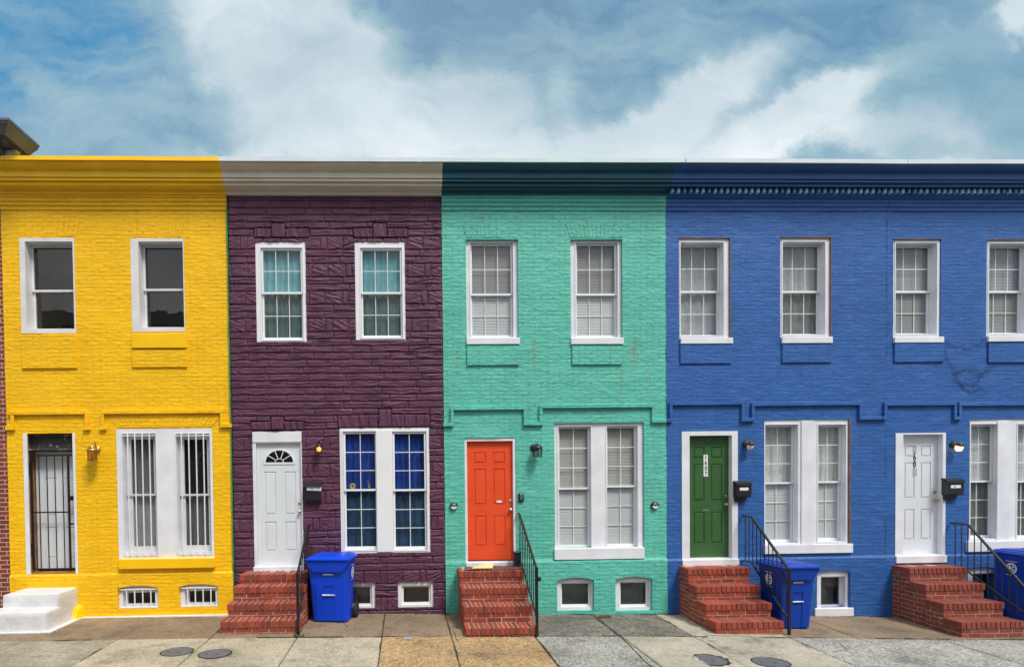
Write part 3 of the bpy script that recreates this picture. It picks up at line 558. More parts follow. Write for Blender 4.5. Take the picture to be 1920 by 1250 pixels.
# ---- yellow
H1 = empty('row_house', ((XB[0]+XB[1])/2, 0, 0), 'bright yellow brick row house with barred ground floor window and black gate over its door', 'house', 'terraced row houses')
op = []
for i, (o, l, sp) in enumerate((((38, 446, 141, 625), (60, 460, 147, 621), 545), ((246, 447, 346, 622), (269, 460, 350, 618), 543))):
    window(H1, o, [l], -.006, .16, sp, 1, 1, 'oldwhite', 'oldwhite', sw=.035, inside=None, low_in=None, gl=('darkglass', 'darkglass'), opn=op, beyond=.10, seed=i)
panel(H1, (40, 627, 143, 690), 'yellow', .03); panel(H1, (247, 655, 350, 688), 'yellow', .028)
b = MB(); a = R4((246, 625, 349, 652), -.05); b.box(a[0], a[1], -.05, .02, a[2], a[3], .006, Matrix.Rotation(.0, 4, 'Y')); b.build('wooden_sill', M['yellow_trim'], H1)
window(H1, (220, 803, 400, 1048), [(238, 814, 299, 1038), (337, 814, 399, 1036)], .0, .12, [927, 927], 1, 1, 'white', 'oldwhite', sw=.085, inside=['greycurt', 'dark'], low_in=['sheer', 'greycurt'], gl=('dimglass', 'screen'), opn=op, bars=(4, -.02), name='paired_window', mull=None, seed=3)
b = MB(); a = R4((222, 1047, 401, 1065), -.08); b.box(a[0], a[1], -.08, .02, a[2], a[3], .006); b.build('wooden_sill', M['yellow_trim'], H1)
ar = .05
basement(H1, (222, 1102, 298, 1140), (236, 1106, 296, 1134), op, arch=ar, bars=4, y0=.03, ys=.14, frame='white')
basement(H1, (337, 1099, 410, 1137), (351, 1103, 408, 1132), op, arch=ar, bars=4, y0=.03, ys=.14, frame='white')
# yellow door
do = R4((46, 812, 144, 1076)); op.append(dict(x0=do[0], x1=do[1], z0=do[2], z1=do[3], depth=.34))
b = MB(); b.box(do[0]+.002, do[0]+.07, -.012, .02, do[2], do[3]-.002, .004); b.box(do[1]-.045, do[1]-.002, -.012, .02, do[2], do[3]-.002, .004); jf = b.build('door_frame', M['white'], H1)
b = MB(); b.box(do[0]+.004, do[0]+.035, .022, .30, do[2], do[3]-.01, .003); b.box(do[0]+.004, do[1]-.004, .02, .33, do[2]-.01, do[2]+.018, .003); b.build('wooden_jamb', M['wood'], jf)
tr = R4((52, 817, 138, 842), .07); b = MB(); b.box(do[0]+.036, do[1]-.004, .12, .16, tr[2], do[3]-.02, .004); b.box(do[0]+.036, do[1]-.004, .06, .13, tr[2]-.02, tr[2]+.01, .006); b.box(do[0]+.036, do[1]-.004, .07, .12, do[3]-.045, do[3]-.012, .006); b.build('transom_panel', mat('peeling_white_over_dark_wood', (.05, .045, .045), .7, dirt=1., dirtcol=(.62, .62, .62), vscale=2., bump=.004), jf)
dd = (do[0]+.06, do[1]-.004, do[2]+.05, tr[2]-.03); sl = door_slab(H1, dd, .24, 'whitedoor', [(.18, .44, .46, .78), (.60, .86, .46, .78), (.18, .44, .10, .36), (.60, .86, .10, .36)])
gt = MB(); gy = .10; g0 = R4((60, 852, 141, 1067), gy); gx0, gx1, gz0, gz1 = g0; gx1 = do[1]-.006
gm = gx0+(gx1-gx0)*.78
for x, w in ((gx0+.01, .035), (gm, .03)): gt.box(x-w/2, x+w/2, gy-.015, gy+.015, gz0, gz1, .003)
for z in (gz0+.012, gz1-.012, gz0+(gz1-gz0)*.50): gt.box(gx0, gx1 if z != gz0+(gz1-gz0)*.50 else gm, gy-.010, gy+.010, z-.012, z+.012, .003)
for i in range(4): x = gx0+(gm-gx0)*(i+1)/4.7; gt.box(x-.007, x+.007, gy-.007, gy+.007, gz0, gz1, .002)
gt.box(gm, gx1, gy-.012, gy+.012, gz0+(gz1-gz0)*.60, gz0+(gz1-gz0)*.625, .003); gt.box(gm+.01, gm+.07, gy-.03, gy+.02, gz0+(gz1-gz0)*.605, gz0+(gz1-gz0)*.64, .004)
gt.box(gm, gx1, gy-.010, gy+.010, gz0+(gz1-gz0)*.39, gz0+(gz1-gz0)*.405, .003)
for q in (.12, .82): gt.box(gx0-.02, gx0, gy-.02, gy+.03, gz0+(gz1-gz0)*q, gz0+(gz1-gz0)*(q+.11), .003)
gt.build('security_gate', M['black'], H1)
zp = U(250, 1074)[1]
wall(H1, XB[0], XB[1], WB, ZT-.1, op, .035, plinthf(zp, seed=3), M['yellow'], (zp-.006, zp+.006))
shell(H1, XB[0], XB[1]); cornice(H1, XB[0], XB[1], 'yellow_corn', 'yellow_trim', corbels='yellow')
mould(H1, [(9, 806, 22, 806), (19, 806, 19, 777), (13, 777, 160, 777), (158, 777, 158, 805), (188, 805, 188, 775), (190, 775, 418, 775), (412, 775, 412, 800), (412, 801, 434, 801), (155, 806, 168, 806), (186, 806, 198, 806)], 'yellow')
voussoirs(H1, 295, 100, 412, 446, 'yellow', 16); voussoirs(H1, 90, 105, 414, 444, 'yellow', 12); voussoirs(H1, 308, 178, 782, 801, 'yellow', 22)
b = MB(); g = UG(150, 1152); b.box(XB[0]+1.15, XB[1]-.02, -.10, .0, -.02, .075, .006); b.build('white_base_strip', M['whitewash'], H1)
b = MB(); lx = U(146, 1100)[0]; b.add([(lx-.02, -.02, 0), (lx+.13, -.02, 0), (lx+.10, -.02, .26), (lx+.02, -.02, .30), (lx-.06, -.30, 0), (lx+.07, -.24, 0), (lx+.06, -.16, .2), (lx, -.2, .24)], [(0, 1, 2, 3), (4, 5, 1, 0), (5, 6, 2, 1), (6, 7, 3, 2), (7, 4, 0, 3), (4, 7, 6, 5)]); b.build('mortar_lump', M['yellow_trim'], H1)
b = MB(); vs = []
for i in range(61): wv = .010+random.random()*.010; z = .02+i*.118; vs += [(XB[1]-wv, -.030, z), (XB[1]+.002, -.034, z), (XB[1]+.002, -.005, z), (XB[1]-wv, -.005, z)]
b.add(vs, [(4*i+a, 4*i+(a+1) % 4, 4*i+4+(a+1) % 4, 4*i+4+a) for i in range(60) for a in range(4)])
b.build('painted_edge', M['tape'], H1)
# ---- purple
H2 = empty('row_house', ((XB[1]+XB[2])/2, 0, 0), 'dark purple row house faced in rough stone blocks with a white fanlight door', 'house', 'terraced row houses')
op2 = []; opp = []
for i, (o, l) in enumerate((((480, 454, 574, 641), (491, 466, 568, 637)), ((666, 454, 760, 637), (677, 466, 754, 633)))):
    window(H2, o, [l], .0, .02, 549, 3, 2, 'vinyl', 'vinyl', sw=.03, inside='tealcurt', low_in='greengrey', gl=('glass', 'screen'), opn=op2, seed=i+9, depth=.05)
window(H2, (638, 802, 806, 1036), [(645, 809, 708, 1030), (737, 809, 800, 1030)], .0, .02, [918, 918], 2, 3, 'vinyl', 'vinyl', sw=.035, inside='bluecurt', low_in='darkcurt', gl=('glass', 'screen'), opn=op2, name='paired_window', mull=(706, 806, 735, 1034), seed=15)
for o, l in (((645, 1092, 704, 1140), (649, 1096, 698, 1135)), ((746, 1090, 813, 1138), (753, 1096, 808, 1132))): basement(H2, o, l, op2, y0=.02, ys=.05, frame='vinyl')
do = R4((475, 808, 568, 1073)); op2.append(dict(x0=do[0], x1=do[1], z0=do[2], z1=do[3]))
sx0, sx1, sz0, sz1 = R4((483, 831, 566, 1059), .05)
b = MB(); b.plate(do[0]+.002, do[1]-.002, do[2]+.002, do[3]-.002, [(sx0-.003, min(sx1+.003, do[1]-.02), sz0-.003, sz1+.003)], .0, .10); b.box(do[0]+.004, do[1]-.004, -.012, .0, sz1+.02, do[3]-.006, .004); b.box(do[0]-.01, do[1], -.05, .05, do[2]-.01, sz0-.01, .005); b.build('door_frame', M['white'], H2)
sx1 = min(sx1, do[1]-.022)
dr = door_slab(H2, (sx0, sx1, sz0, sz1), .05, 'whitedoor', FOUR, fan=True); kz = U(566, 958, .05)[1]; knob(dr, sx1-.035, .05, kz); dead(dr, sx1-.035, .05, kz+.14)
# small ornaments standing behind the panes
x, z = U(661, 911, .055); o = MB().lathe([(.018, -.006), (.045, -.008), (.052, 0), (.045, .008), (.018, .006), (.018, -.006)], Matrix.Translation((x, .058, z)) @ Matrix.Rotation(math.pi/2, 4, 'X'), 24).build('ring_ornament', mat('tan_straw', (.42, .32, .14), .7), None, True, loc=(x, .058, z)); tag(o, 'round tan ring ornament behind the left ground floor pane of the purple house', 'ornament')
x, z = U(692, 908, .055); b = MB(); b.tube([(x-.012, .058, z-.06), (x-.008, .058, z), (x-.022, .058, z+.045)], [.008, .012, .007], 8); b.tube([(x+.015, .058, z-.06), (x+.006, .058, z+.01), (x+.012, .058, z+.05)], [.007, .012, .009], 8); b.tube([(x-.03, .058, z+.045), (x+.015, .058, z+.052)], .008, 8); tag(b.build('figurine', mat('brown_figurine', (.25, .13, .08), .4), None, True, loc=(x, .058, z-.06)), 'small brown figurine behind the left ground floor pane of the purple house', 'figurine')
# stone cladding heights
def stones():
    S = []; zt = U(640, 364)[1]; zb = WB; rh = .1175; z = zt; r = random.Random(5)
    def zr(py): return U(640, py)[1]
    rows = ['h']*6+(['s', 'h', 'h']*4)+['h']*11+['h', 'h']+(['s', 'h', 'h']*9)
    odd = 0
    for k, t in enumerate(rows):
        h = rh if t == 'h' else rh*1.9
        if z-h < zb-.3: break
        if t == 'h':
            x = XB[1]-(.32 if odd % 2 else 0)-r.uniform(0, .06); odd += 1
            while x < XB[2]:
                w = .645 if r.random() < .85 else .45
                S.append((max(x, XB[1]), min(x+w, XB[2]), z-h, z, 'h')); x += w
        else:
            x = XB[1]-r.uniform(0, .15); j = r.randrange(3)
            while x < XB[2]:
                w = (.29, .11, .27)[j % 3]; S.append((max(x, XB[1]), min(x+w, XB[2]), z-h, z, 'sq' if j % 3 != 1 else 'nv')); x += w; j += 1
        z -= h
    return S
def lint(px0, px1, y0, y1, kx, kw):
    a = R4((px0, y0, px1, y1)); k = R4((kx-kw/2, y0-9, kx+kw/2, y1)); return [(a[0], k[0], a[2], a[3], 'v'), (k[1], a[1], a[2], a[3], 'v'), (k[0], k[1], k[2], k[3], 'key')]
def formstone():
    S = stones(); S2 = lint(476, 578, 428, 446, 522, 26)+lint(662, 764, 428, 446, 712, 26)+lint(633, 806, 777, 801, 722, 24)+lint(470, 570, 790, 806, 520, 24)
    r = random.Random(8); pr = [[r.uniform(-1, 1) for _ in range(9)] for _ in range(len(S)+len(S2))]
    def f(x, z):
        Hh = np.full(x.shape, -.013); wx = x+(fbm(x*9, z*9, 71)-.5)*.022; wz = z+(fbm(x*6, z*9, 72)-.5)*.02
        for (a0, a1, c0, c1, t), p in zip(S+S2, pr):
            i0, i1 = np.searchsorted(x[0], (a0-.03, a1+.03)); j0, j1 = np.searchsorted(z[:, 0], (c0-.03, c1+.03))
            if i1 <= i0 or j1 <= j0: continue
            sl = (slice(j0, j1), slice(i0, i1)); xx, zz = wx[sl], wz[sl]; w, h = a1-a0, c1-c0
            e = np.minimum(np.minimum(xx-a0, a1-xx), np.minimum(zz-c0, c1-zz)); ed = np.clip(e/.014, -.6, 1); ed = np.where(ed > 0, ed*ed*(3-2*ed), ed)
            u = (xx-a0)/w; v = (zz-c0)/h
            if t == 'h' or (t == 'sq' and p[8] > 5):
                env = np.clip(np.sin(np.pi*np.clip(u, 0, 1)), 0, 1)**.35; cr = 0
                for k in range(3):
                    c = .2+.28*k+.12*p[k]+.16*p[k+3]*np.sin(u*3.1+p[6]*2)+.05*np.sin(u*9+p[7]*5); d = (v-c)/(.13+.03*p[k+2]); cr = cr+np.where(d > 0, np.clip(1-d*1.0, 0, 1), np.clip(1+d*2.4, 0, 1))*(.6+.3*p[k+5])*(.55+.45*np.sin(u*(4+p[k]*2)+p[k+4]*6))
                hh = .010+env*.022*np.clip(cr, 0, 1.3)+.012*(fbm(xx*8, zz*34, 31)-.5)
            elif t == 'sq':
                sg = 1 if p[0] > 0 else -1; cr = 0
                for k in range(3):
                    c = .25+.27*k+.08*p[k]-sg*(u-.5)*(.5+.3*p[k+3]); d = (v-c)/.16; cr = cr+np.where(d > 0, np.clip(1-d, 0, 1), np.clip(1+d*3, 0, 1))*(.5+.4*np.sin(u*3.1+p[k+4]*1.2))
                hh = .014+.015*np.clip(cr, 0, 1.2)*(.6+.5*p[7])+.016*(fbm(xx*14, zz*26, 33)-.5)
            else:
                fl = fbm(xx*(30 if t == 'v' else 22), zz*3, 41, 3); hh = .012+(.075 if t == 'v' else .04)*(fl-.42)+(.008 if t == 'key' else 0)
            val = -.015+ed*(hh+.015)
            Hh[sl] = np.where(e > -.012, val if t in ('v', 'key') else np.maximum(Hh[sl], val), Hh[sl])
        Hh += (fbm(x*26, z*40, 51)-.5)*.004
        return Hh
    return f
wp = wall(H2, XB[1], XB[2], WB, ZT-.1, op2, .0105, formstone(), M['purple_trim'])
shell(H2, XB[1], XB[2]); cornice(H2, XB[1], XB[2], 'cream', 'metalcap', cap=(XB[1]-.02, U(785, 297, -.42)[0]))
# ---- teal
H3 = empty('row_house', ((XB[2]+XB[3])/2, 0, 0), 'mint green brick row house with bright orange front door and dark teal cornice', 'house', 'terraced row houses')
op3 = []
for i, (o, l, s) in enumerate((((874, 449, 972, 634), (882, 457, 961, 633), (875, 633, 975, 645)), ((1070, 449, 1167, 634), (1079, 457, 1156, 633), (1071, 633, 1170, 645)))):
    window(H3, o, [l], .05, .10, 552, 3, 2, 'white', 'vinyl', sw=.03, inside='beige_blind', low_in='blind_or_dark_board', gl=('dimglass', 'glass'), opn=op3, sill=s, seed=i+20)
panel(H3, (876, 648, 974, 684), 'teal'); panel(H3, (1073, 648, 1167, 683), 'teal')
window(H3, (1040, 792, 1208, 1027), [(1046, 800, 1106, 1026), (1136, 799, 1193, 1024)], .04, .10, [915, 911], 2, 3, 'white', 'vinyl', sw=.03, inside='beige_blind', low_in='blind_or_dark_board', opn=op3, sill=(1040, 1027, 1209, 1048), name='paired_window', mull=None, seed=25)
for o, l in (((1044, 1087, 1113, 1144), (1050, 1090, 1107, 1136)), ((1153, 1085, 1222, 1144), (1160, 1088, 1215, 1136))): basement(H3, o, l, op3, arch=.055, y0=.03, ys=.09, frame='white')
do = R4((872, 820, 968, 1062)); op3.append(dict(x0=do[0], x1=do[1], z0=do[2], z1=do[3]))
S = R4((876, 827, 961, 1050), .08)
b = MB(); b.plate(do[0]+.002, do[1]-.002, do[2]+.002, do[3]-.002, [(S[0]-.003, S[1]+.003, S[2]-.003, S[3]+.003)], .02, .13); b.box(do[0]+.004, do[1]-.004, -.02, .06, do[2]-.005, S[2]-.02, .005); fr = b.build('door_frame', M['white'], H3)
b = MB(); b.box(S[0], S[1], .03, .075, S[2]-.022, S[2]+.004, .003); b.build('threshold', M['blackbox'], fr)
dr = door_slab(H3, (S[0], S[1], S[2]+.01, S[3]), .08, 'orange', SIX); kz = U(955, 955, .08)[1]; knob(dr, S[1]-.04, .08, kz); dead(dr, S[1]-.04, .08, kz+.15)
b = MB(); a = R4((931, 938, 941, 942), .08); b.box(a[0], a[1], .074, .081, a[2], a[3], .002); b.build('name_plate', M['sticker_or_reflection'], dr)
zp = U(1050, 1050)[1]
wall(H3, XB[2], XB[3], WB, ZT-.1, op3, .035, plinthf(zp, seed=8, amp=.010), M['teal'], (zp-.006, zp+.006))
shell(H3, XB[2], XB[3]); cornice(H3, XB[2], XB[3], 'teal_corn', 'metalcap2', cap=(U(786, 297, -.42)[0], U(1285, 300, -.42)[0]), corbels='teal')
mould(H3, [(831, 799, 850, 799), (845, 799, 845, 766), (849, 768, 988, 768), (982, 768, 982, 797), (982, 797, 1019, 797), (1012, 797, 1012, 762), (1016, 764, 1228, 764), (1223, 764, 1223, 791), (1223, 792, 1250, 792)], 'teal')
voussoirs(H3, 924, 98, 420, 446, 'teal', 14); voussoirs(H3, 1118, 98, 420, 446, 'teal', 14)
# ---- blue pair
def blue_house(idx, x0, x1, label):
    H = empty('row_house', ((x0+x1)/2, 0, 0), label, 'house', 'terraced row houses'); o_ = []
    if idx == 0:
        U2 = (((1273, 447, 1368, 634), (1270, 460, 1349, 632), (1277, 633, 1375, 644), (1276, 646, 1372, 681)), ((1463, 446, 1557, 632), (1459, 459, 1537, 630), (1467, 631, 1562, 643), (1467, 645, 1560, 679)))
        ins = ('sheer', 'palegrey')
    else:
        U2 = (((1675, 449, 1764, 632), (1668, 461, 1744, 629), (1678, 631, 1771, 642), (1678, 643, 1771, 678)), ((1850, 450, 1940, 630), (1841, 462, 1916, 628), (1854, 629, 1948, 640), (1854, 643, 1946, 679)))
        ins = ('blind_or_dark_board', 'blind_or_dark_board')
    for i, (o, l, s, p) in enumerate(U2):
        window(H, o, [l], .02, .15, 547, 3, 2, 'white', 'vinyl', sw=.03, inside='sheer' if idx == 0 else 'blind_or_dark_board', low_in='sheer' if idx+i == 0 else ins[1], gl=('dimglass', 'dimglass' if idx+i == 0 else 'screen'), opn=o_, sill=s, seed=30+idx*5+i)
        a = R4(o); b = MB(); 
        for k in range(12):
            z = a[2]+(a[3]-a[2])*k/12; wv = random.uniform(.006, .02)
            if idx == 0: b.box(a[1]-.001, a[1]+wv, -.012, .01, z, z+(a[3]-a[2])/12, .002)
        for k in range(8):
            x = a[0]+(a[1]-a[0])*k/8; b.box(x, x+(a[1]-a[0])/8, -.012, .01, a[3]-.002, a[3]+random.uniform(.005, .022), .002)
        b.build('cracked_caulk', M['brownedge'], H); panel(H, p, 'blue', .028)
    if idx == 0:
        window(H, (1433, 786, 1592, 1021), [(1428, 797, 1488, 1016), (1526, 797, 1577, 1013)], .02, .13, [905, 903], 2, 3, 'white', 'vinyl', sw=.03, inside='sheer', low_in='blind_or_dark_board', opn=o_, sill=(1434, 1020, 1600, 1037), name='paired_window', mull=(1503, 789, 1526, 1019), seed=40)
        a = R4((1433, 786, 1592, 1021)); b = MB()
        for k in range(16): z = a[2]+(a[3]-a[2])*k/16; b.box(a[1]-.001, a[1]+random.uniform(.015, .03), -.014, .01, z, z+(a[3]-a[2])/16, .002)
        b.build('cracked_caulk', M['brownedge'], H)
        basement(H, (1530, 1072, 1592, 1139), (1532, 1078, 1578, 1137), o_, y0=.02, ys=.12, arch=.04, frame='white', sillpx=(1527, 1139, 1600, 1155))
        fo, so = (1278, 808, 1383, 1058), (1288, 817, 1366, 1044); rec = .10
    else:
        window(H, (1817, 785, 1975, 1018), [(1809, 796, 1861, 1008), (1896, 796, 1942, 1008)], .02, .13, [902, 902], 2, 3, 'white', 'vinyl', sw=.03, inside='blind_or_dark_board', low_in='palegrey', gl=('glass', 'screen'), opn=o_, sill=(1815, 1013, 1984, 1033), name='paired_window', mull=(1870, 789, 1893, 1017), seed=44)
        basement(H, (1812, 1066, 1866, 1138), (1814, 1072, 1858, 1136), o_, y0=.02, ys=.12, arch=.04, frame='white', sillpx=(1810, 1138, 1874, 1152))
        fo, so = (1678, 811, 1772, 1053), (1684, 815, 1757, 1037); rec = .10
    do = R4(fo); o_.append(dict(x0=do[0], x1=do[1], z0=do[2], z1=do[3])); S = R4(so, rec)
    b = MB(); b.plate(do[0]+.002, do[1]-.002, do[2]+.002, do[3]-.002, [(S[0]-.003, S[1]+.003, S[2]-.003, S[3]+.003)], -.012, rec+.05); b.box(do[0]-.005, do[1]+.005, -.05, .02, do[2]-.01, S[2]-.02, .006); b.build('door_frame', M['white'], H)
    dr = door_slab(H, S, rec, 'greendoor' if idx == 0 else 'whitedoor', SIX)
    if idx == 0: kz = U(1361, 945, rec)[1]; knob(dr, S[1]-.045, rec, kz, 'brass'); dead(dr, S[1]-.045, rec, kz+.14, 'brass')
    else: kz = U(1752, 937, rec)[1]; knob(dr, S[1]-.045, rec, kz, 'brass'); dead(dr, S[1]-.045, rec, kz+.14, 'brass')
    if idx == 0:
        a = R4((1319.5, 852, 1327.5, 893), rec-.01); b = MB(); b.box(a[0], a[1], rec-.006, rec+.002, a[2], a[3], .001); b.build('number_strip', M['sticker_or_reflection'], dr)
        for k, ch in enumerate('1607'): textmesh(ch, .105, Matrix.Translation(((a[0]+a[1])/2, rec-.0075, a[3]-(a[3]-a[2])*(k+.5)/4)) @ UPR, M['ink'], dr, 'house_number', .85)
        a = R4((1317, 954, 1329, 958), rec); b = MB(); b.box(a[0], a[1], rec-.006, rec+.002, a[2], a[3], .001); b.build('glue_patch', mat('faded_green_patch', (.12, .2, .12), .8), dr)
    else:
        for q in ((1711.5, 835, 1718.5, 849), (1711.5, 878, 1719, 891)): a = R4(q, rec); b = MB(); b.box(a[0], a[1], rec-.003, rec+.002, a[2], a[3], .001); b.build('glue_patch', M['ghost'], dr)
        for ch, py in (('6', 857), ('0', 870.5)):
            x, z = U(1715, py, rec-.004); textmesh(ch, .165, Matrix.Translation((x, rec-.003, z)) @ UPR, M['ink'], dr, 'house_number', .66)
    zp = U((x0*110+800), 1048 if idx == 0 else 1041)[1]
    wall(H, x0, x1, WB, ZT-.1, o_, .035, plinthf(zp, seed=12+idx*0, amp=.007), M['blue'], (zp-.006, zp+.006))
    shell(H, x0, x1); cornice(H, x0, x1, 'blue_corn', 'metalcap', cap=(U(1286, 300, -.42)[0] if idx == 0 else x0, x1), corbels='blue', dent=True)
    if idx == 0: mould(H, [(1251, 791, 1262, 791), (1256, 791, 1256, 757), (1258, 759, 1395, 759), (1391, 759, 1391, 790), (1391, 790, 1414, 790), (1410, 790, 1410, 758), (1413, 760, 1616, 760), (1612, 760, 1612, 787), (1612, 787, 1655, 787)], 'blue')
    else: mould(H, [(1656, 787, 1664, 787), (1659, 787, 1659, 757), (1662, 760, 1793, 760), (1790, 760, 1790, 786), (1790, 787, 1803, 787), (1799, 787, 1799, 757), (1803, 760, 2000, 760)], 'blue')
    return H
H4 = blue_house(0, XB[3], XB[4], 'royal blue brick row house with dark green door numbered 1607')
H5 = blue_house(1, XB[4], XB[5], 'royal blue brick row house at the right edge with white door marked 60')
# ---- red brick neighbour at the far left
def red_wall():
    m = bpy.data.materials.new('bare_red_brick_wall'); m.use_nodes = True; t = m.node_tree; L = t.links.new; p = t.nodes['Principled BSDF']; p.inputs['Roughness'].default_value = .8
    g = nd(t, 'ShaderNodeNewGeometry'); sx = nd(t, 'ShaderNodeSeparateXYZ'); L(g.outputs['Position'], sx.inputs[0]); cb = nd(t, 'ShaderNodeCombineXYZ'); L(sx.outputs[0], cb.inputs[0]); L(sx.outputs[2], cb.inputs[1])
    br = nd(t, 'ShaderNodeTexBrick', i_Scale=1., i_Mortar_Size=.010, i_Mortar_Smooth=.2, i_Brick_Width=.215, i_Row_Height=.0745)
    br.inputs['Color1'].default_value = (.26, .035, .022, 1); br.inputs['Color2'].default_value = (.16, .03, .022, 1); br.inputs['Mortar'].default_value = (.45, .33, .26, 1); L(cb.outputs[0], br.inputs['Vector'])
    n = nd(t, 'ShaderNodeTexNoise', i_Scale=3., i_Detail=8.); L(g.outputs['Position'], n.inputs['Vector']); r = nd(t, 'ShaderNodeMapRange', i_From_Min=.55, i_From_Max=.7, i_To_Max=.35); L(n.outputs[0], r.inputs[0])
    L(mixc(t, r.outputs[0], br.outputs['Color'], (.3, .15, .1)), p.inputs['Base Color']); b = nd(t, 'ShaderNodeBump', i_Distance=.006); L(mth(t, 'SUBTRACT', 1., br.outputs['Fac']), b.inputs['Height']); L(b.outputs[0], p.inputs['Normal']); return m
M['redwall'] = red_wall()
xl = XB[0]-4.0; H0 = empty('row_house', ((xl+XB[0])/2, 0, 0), 'bare red brick house at the left edge with dark ornate roof cornice', 'house', 'terraced row houses')
b = MB(); zc = 7.25; b.box(xl, XB[0]-.003, .0, DEEP, WB, zc+.3, 0); b.build('wall', M['redwall'], H0)
cm = mat('dark_weathered_tin', (.06, .065, .08), .5, var=.3, vscale=6, bump=.006, bscale=14, dirt=.7, dirtcol=(.50, .50, .49)); cg = mat('grey_metal_gutter', (.13, .15, .185), .4, metal=0., var=.15, dirt=.3, dirtcol=(.15, .15, .15))
# profile (projection beyond the frieze, height); mitred right return standing over the yellow roof
xr = U(71, 272, -.05)[0]; zt = U(14, 219, -.80)[1]; fy = -.80; ow = .80-.12
def mitred(prof, name, m, parent):
    b = MB(); n = len(prof); vs = []
    for p, z in prof: # p = inset from the outermost edge
        vs += [(xl, fy+p, z), (xr-p, fy+p, z), (xr-p, .0, z)]
    fs = []
    for i in range(n-1):
        a = 3*i; c = 3*(i+1); fs += [(a, a+1, c+1, c), (a+1, a+2, c+2, c+1)]
    b.add(vs, fs); return b.build(name, m, parent)
mitred([(.5, zt+.02), (.03, zt), (0, zt-.01), (.0, zt-.045), (.018, zt-.05), (.022, zt-.075), (.05, zt-.10), (.10, zt-.13), (.14, zt-.165), (.155, zt-.19)], 'gutter', cg, H0)
cn = mitred([(.155, zt-.19), (.19, zt-.195), (.19, zt-.215), (.225, zt-.22), (.23, zt-.245), (.27, zt-.25), (.275, zt-.262), (.345, zt-.265), (.35, ZT-.0), (.7, ZT-.01)], 'cornice', cm, H0)
pale = mat('old_pale_paint', (.42, .42, .40), .7, var=.3, vscale=14, dirt=.9, dirtcol=(.06, .06, .06))
def bracket(x, side=False):
    b = MB(); pr = [(0, 0), (-.20, 0), (-.21, -.02), (-.16, -.04), (-.10, -.045), (-.07, -.07), (-.09, -.095), (-.05, -.12), (0, -.125)]
    n = len(pr); w = .10
    if not side: A = [(x-w/2, fy+.345+y, zt-.266+z) for y, z in pr]; B = [(x+w/2, fy+.345+y, zt-.266+z) for y, z in pr]
    else: A = [(xr-.345-y*.9, x-w/2, zt-.266+z) for y, z in pr]; B = [(xr-.345-y*.9, x+w/2, zt-.266+z) for y, z in pr]
    b.add(A+B, [(i, (i+1) % n, n+(i+1) % n, n+i) for i in range(n)]+[tuple(range(n)), tuple(reversed(range(n, 2*n)))]); b.build('bracket', pale, H0)
for k in range(6): bracket(xr-.44-k*.42)
bracket(-.30, True); bracket(-.02, True)
b = MB(); b.box(xl, XB[0]-.01, -.02, -.0, 6.9, ZT-.02, 0); b.build('frieze', cm, H0)
for k in range(8):
    b = MB(); x = xr-.62-k*.42; b.lathe([(.02, 0), (.05, .01), (.055, .03), (.03, .05), (.001, .055)], Matrix.Translation((x, -.02, 7.2)) @ Matrix.Rotation(math.pi/2, 4, 'X'), 10); b.build('rosette', pale, H0)
# ================================================================== STOOPS
def brickrow(b, x0, x1, y0, y1, z0, z1, n, off=0., axis='x', j=.013):
    a0, a1 = (x0, x1) if axis == 'x' else (y0, y1); L = a1-a0; w = L/n; p = a0-off*w; k = 0
    while p < a1-1e-4:
        q = p+w; s, e = max(p, a0), min(q, a1)
        if e-s > .02:
            ja, jb = (j/2 if s > a0+1e-6 else 0), (j/2 if e < a1-1e-6 else 0); d = random.uniform(-.0025, .0025); dz = random.uniform(-.0015, .0015)
            if axis == 'x': b.box(s+ja, e-jb, y0+d, y1, z0, z1+dz, .003)
            else: b.box(x0+d if x0 < 0 else x0+d, x1+d, s+ja, e-jb, z0, z1+dz, .003)
        p = q
def brick_stoop(label, x0, x1, fronts, tops, bm, mm, nb=14, widen=None):
    gz = G((x0+x1)/2)-.01; o = empty('brick_steps', ((x0+x1)/2, fronts[-1]/2, gz), label, 'steps', 'front steps of the row houses')
    B = MB(); C = MB(); n = len(fronts); prev = -.004
    for i in range(n):
        zt = tops[i]; zb = tops[i+1] if i < n-1 else gz; yf = fronts[i]; xa = x0-(widen[i] if widen else 0); xb = x1
        C.box(xa+.003, xb-.003, yf+.004, prev+.0, gz-.03, zt-.004, .002)
        # rowlock nosing
        zr = zt-.098; back = max(.20, min(.21, prev-yf)); brickrow(B, xa-.012, xb+.008, yf-.014, (prev-.003 if prev-yf < .36 else yf+.195), zr, zt, nb+(i//2 if widen else 0))
        # tread behind the nosing
        if prev-yf >= .36: brickrow(B, xa-.002, xb+.002, yf+.206, prev-.003, zr, zt-.003, nb)
        # stretcher courses below the nosing, front and sides
        z = zr-.010; k = 0
        while z-zb > .012:
            h = min(.062, z-zb-.001)
            if h < .018: break
            brickrow(B, xa, xb, yf, yf+.09, z-h, z, 4.6 if k % 2 else 4.6, .5 if k % 2 else .2); z -= h+.011; k += 1
        # side courses all the way down
        for (sx, sx2) in ((xa, xa+.09), (xb-.09, xb)):
            z = zr-.010; k = 0
            while z > gz+.015:
                h = min(.062, z-gz+.02); y1 = prev if i == 0 else fronts[i-1]+.0
                brickrow(B, sx, sx2, yf+.093, y1-.004, z-h, z, max(1, (y1-yf)/.215), .5 if (k+i) % 2 else 0., 'y')
                if z < zb-.005: brickrow(B, sx, sx+.09 if sx == xa else sx2, yf, yf+.088, z-h, z, 1, 0, 'y')
                z -= h+.011; k += 1
        prev = yf
    B.build('bricks', bm, o); C.build('mortar_core', mm, o); return o
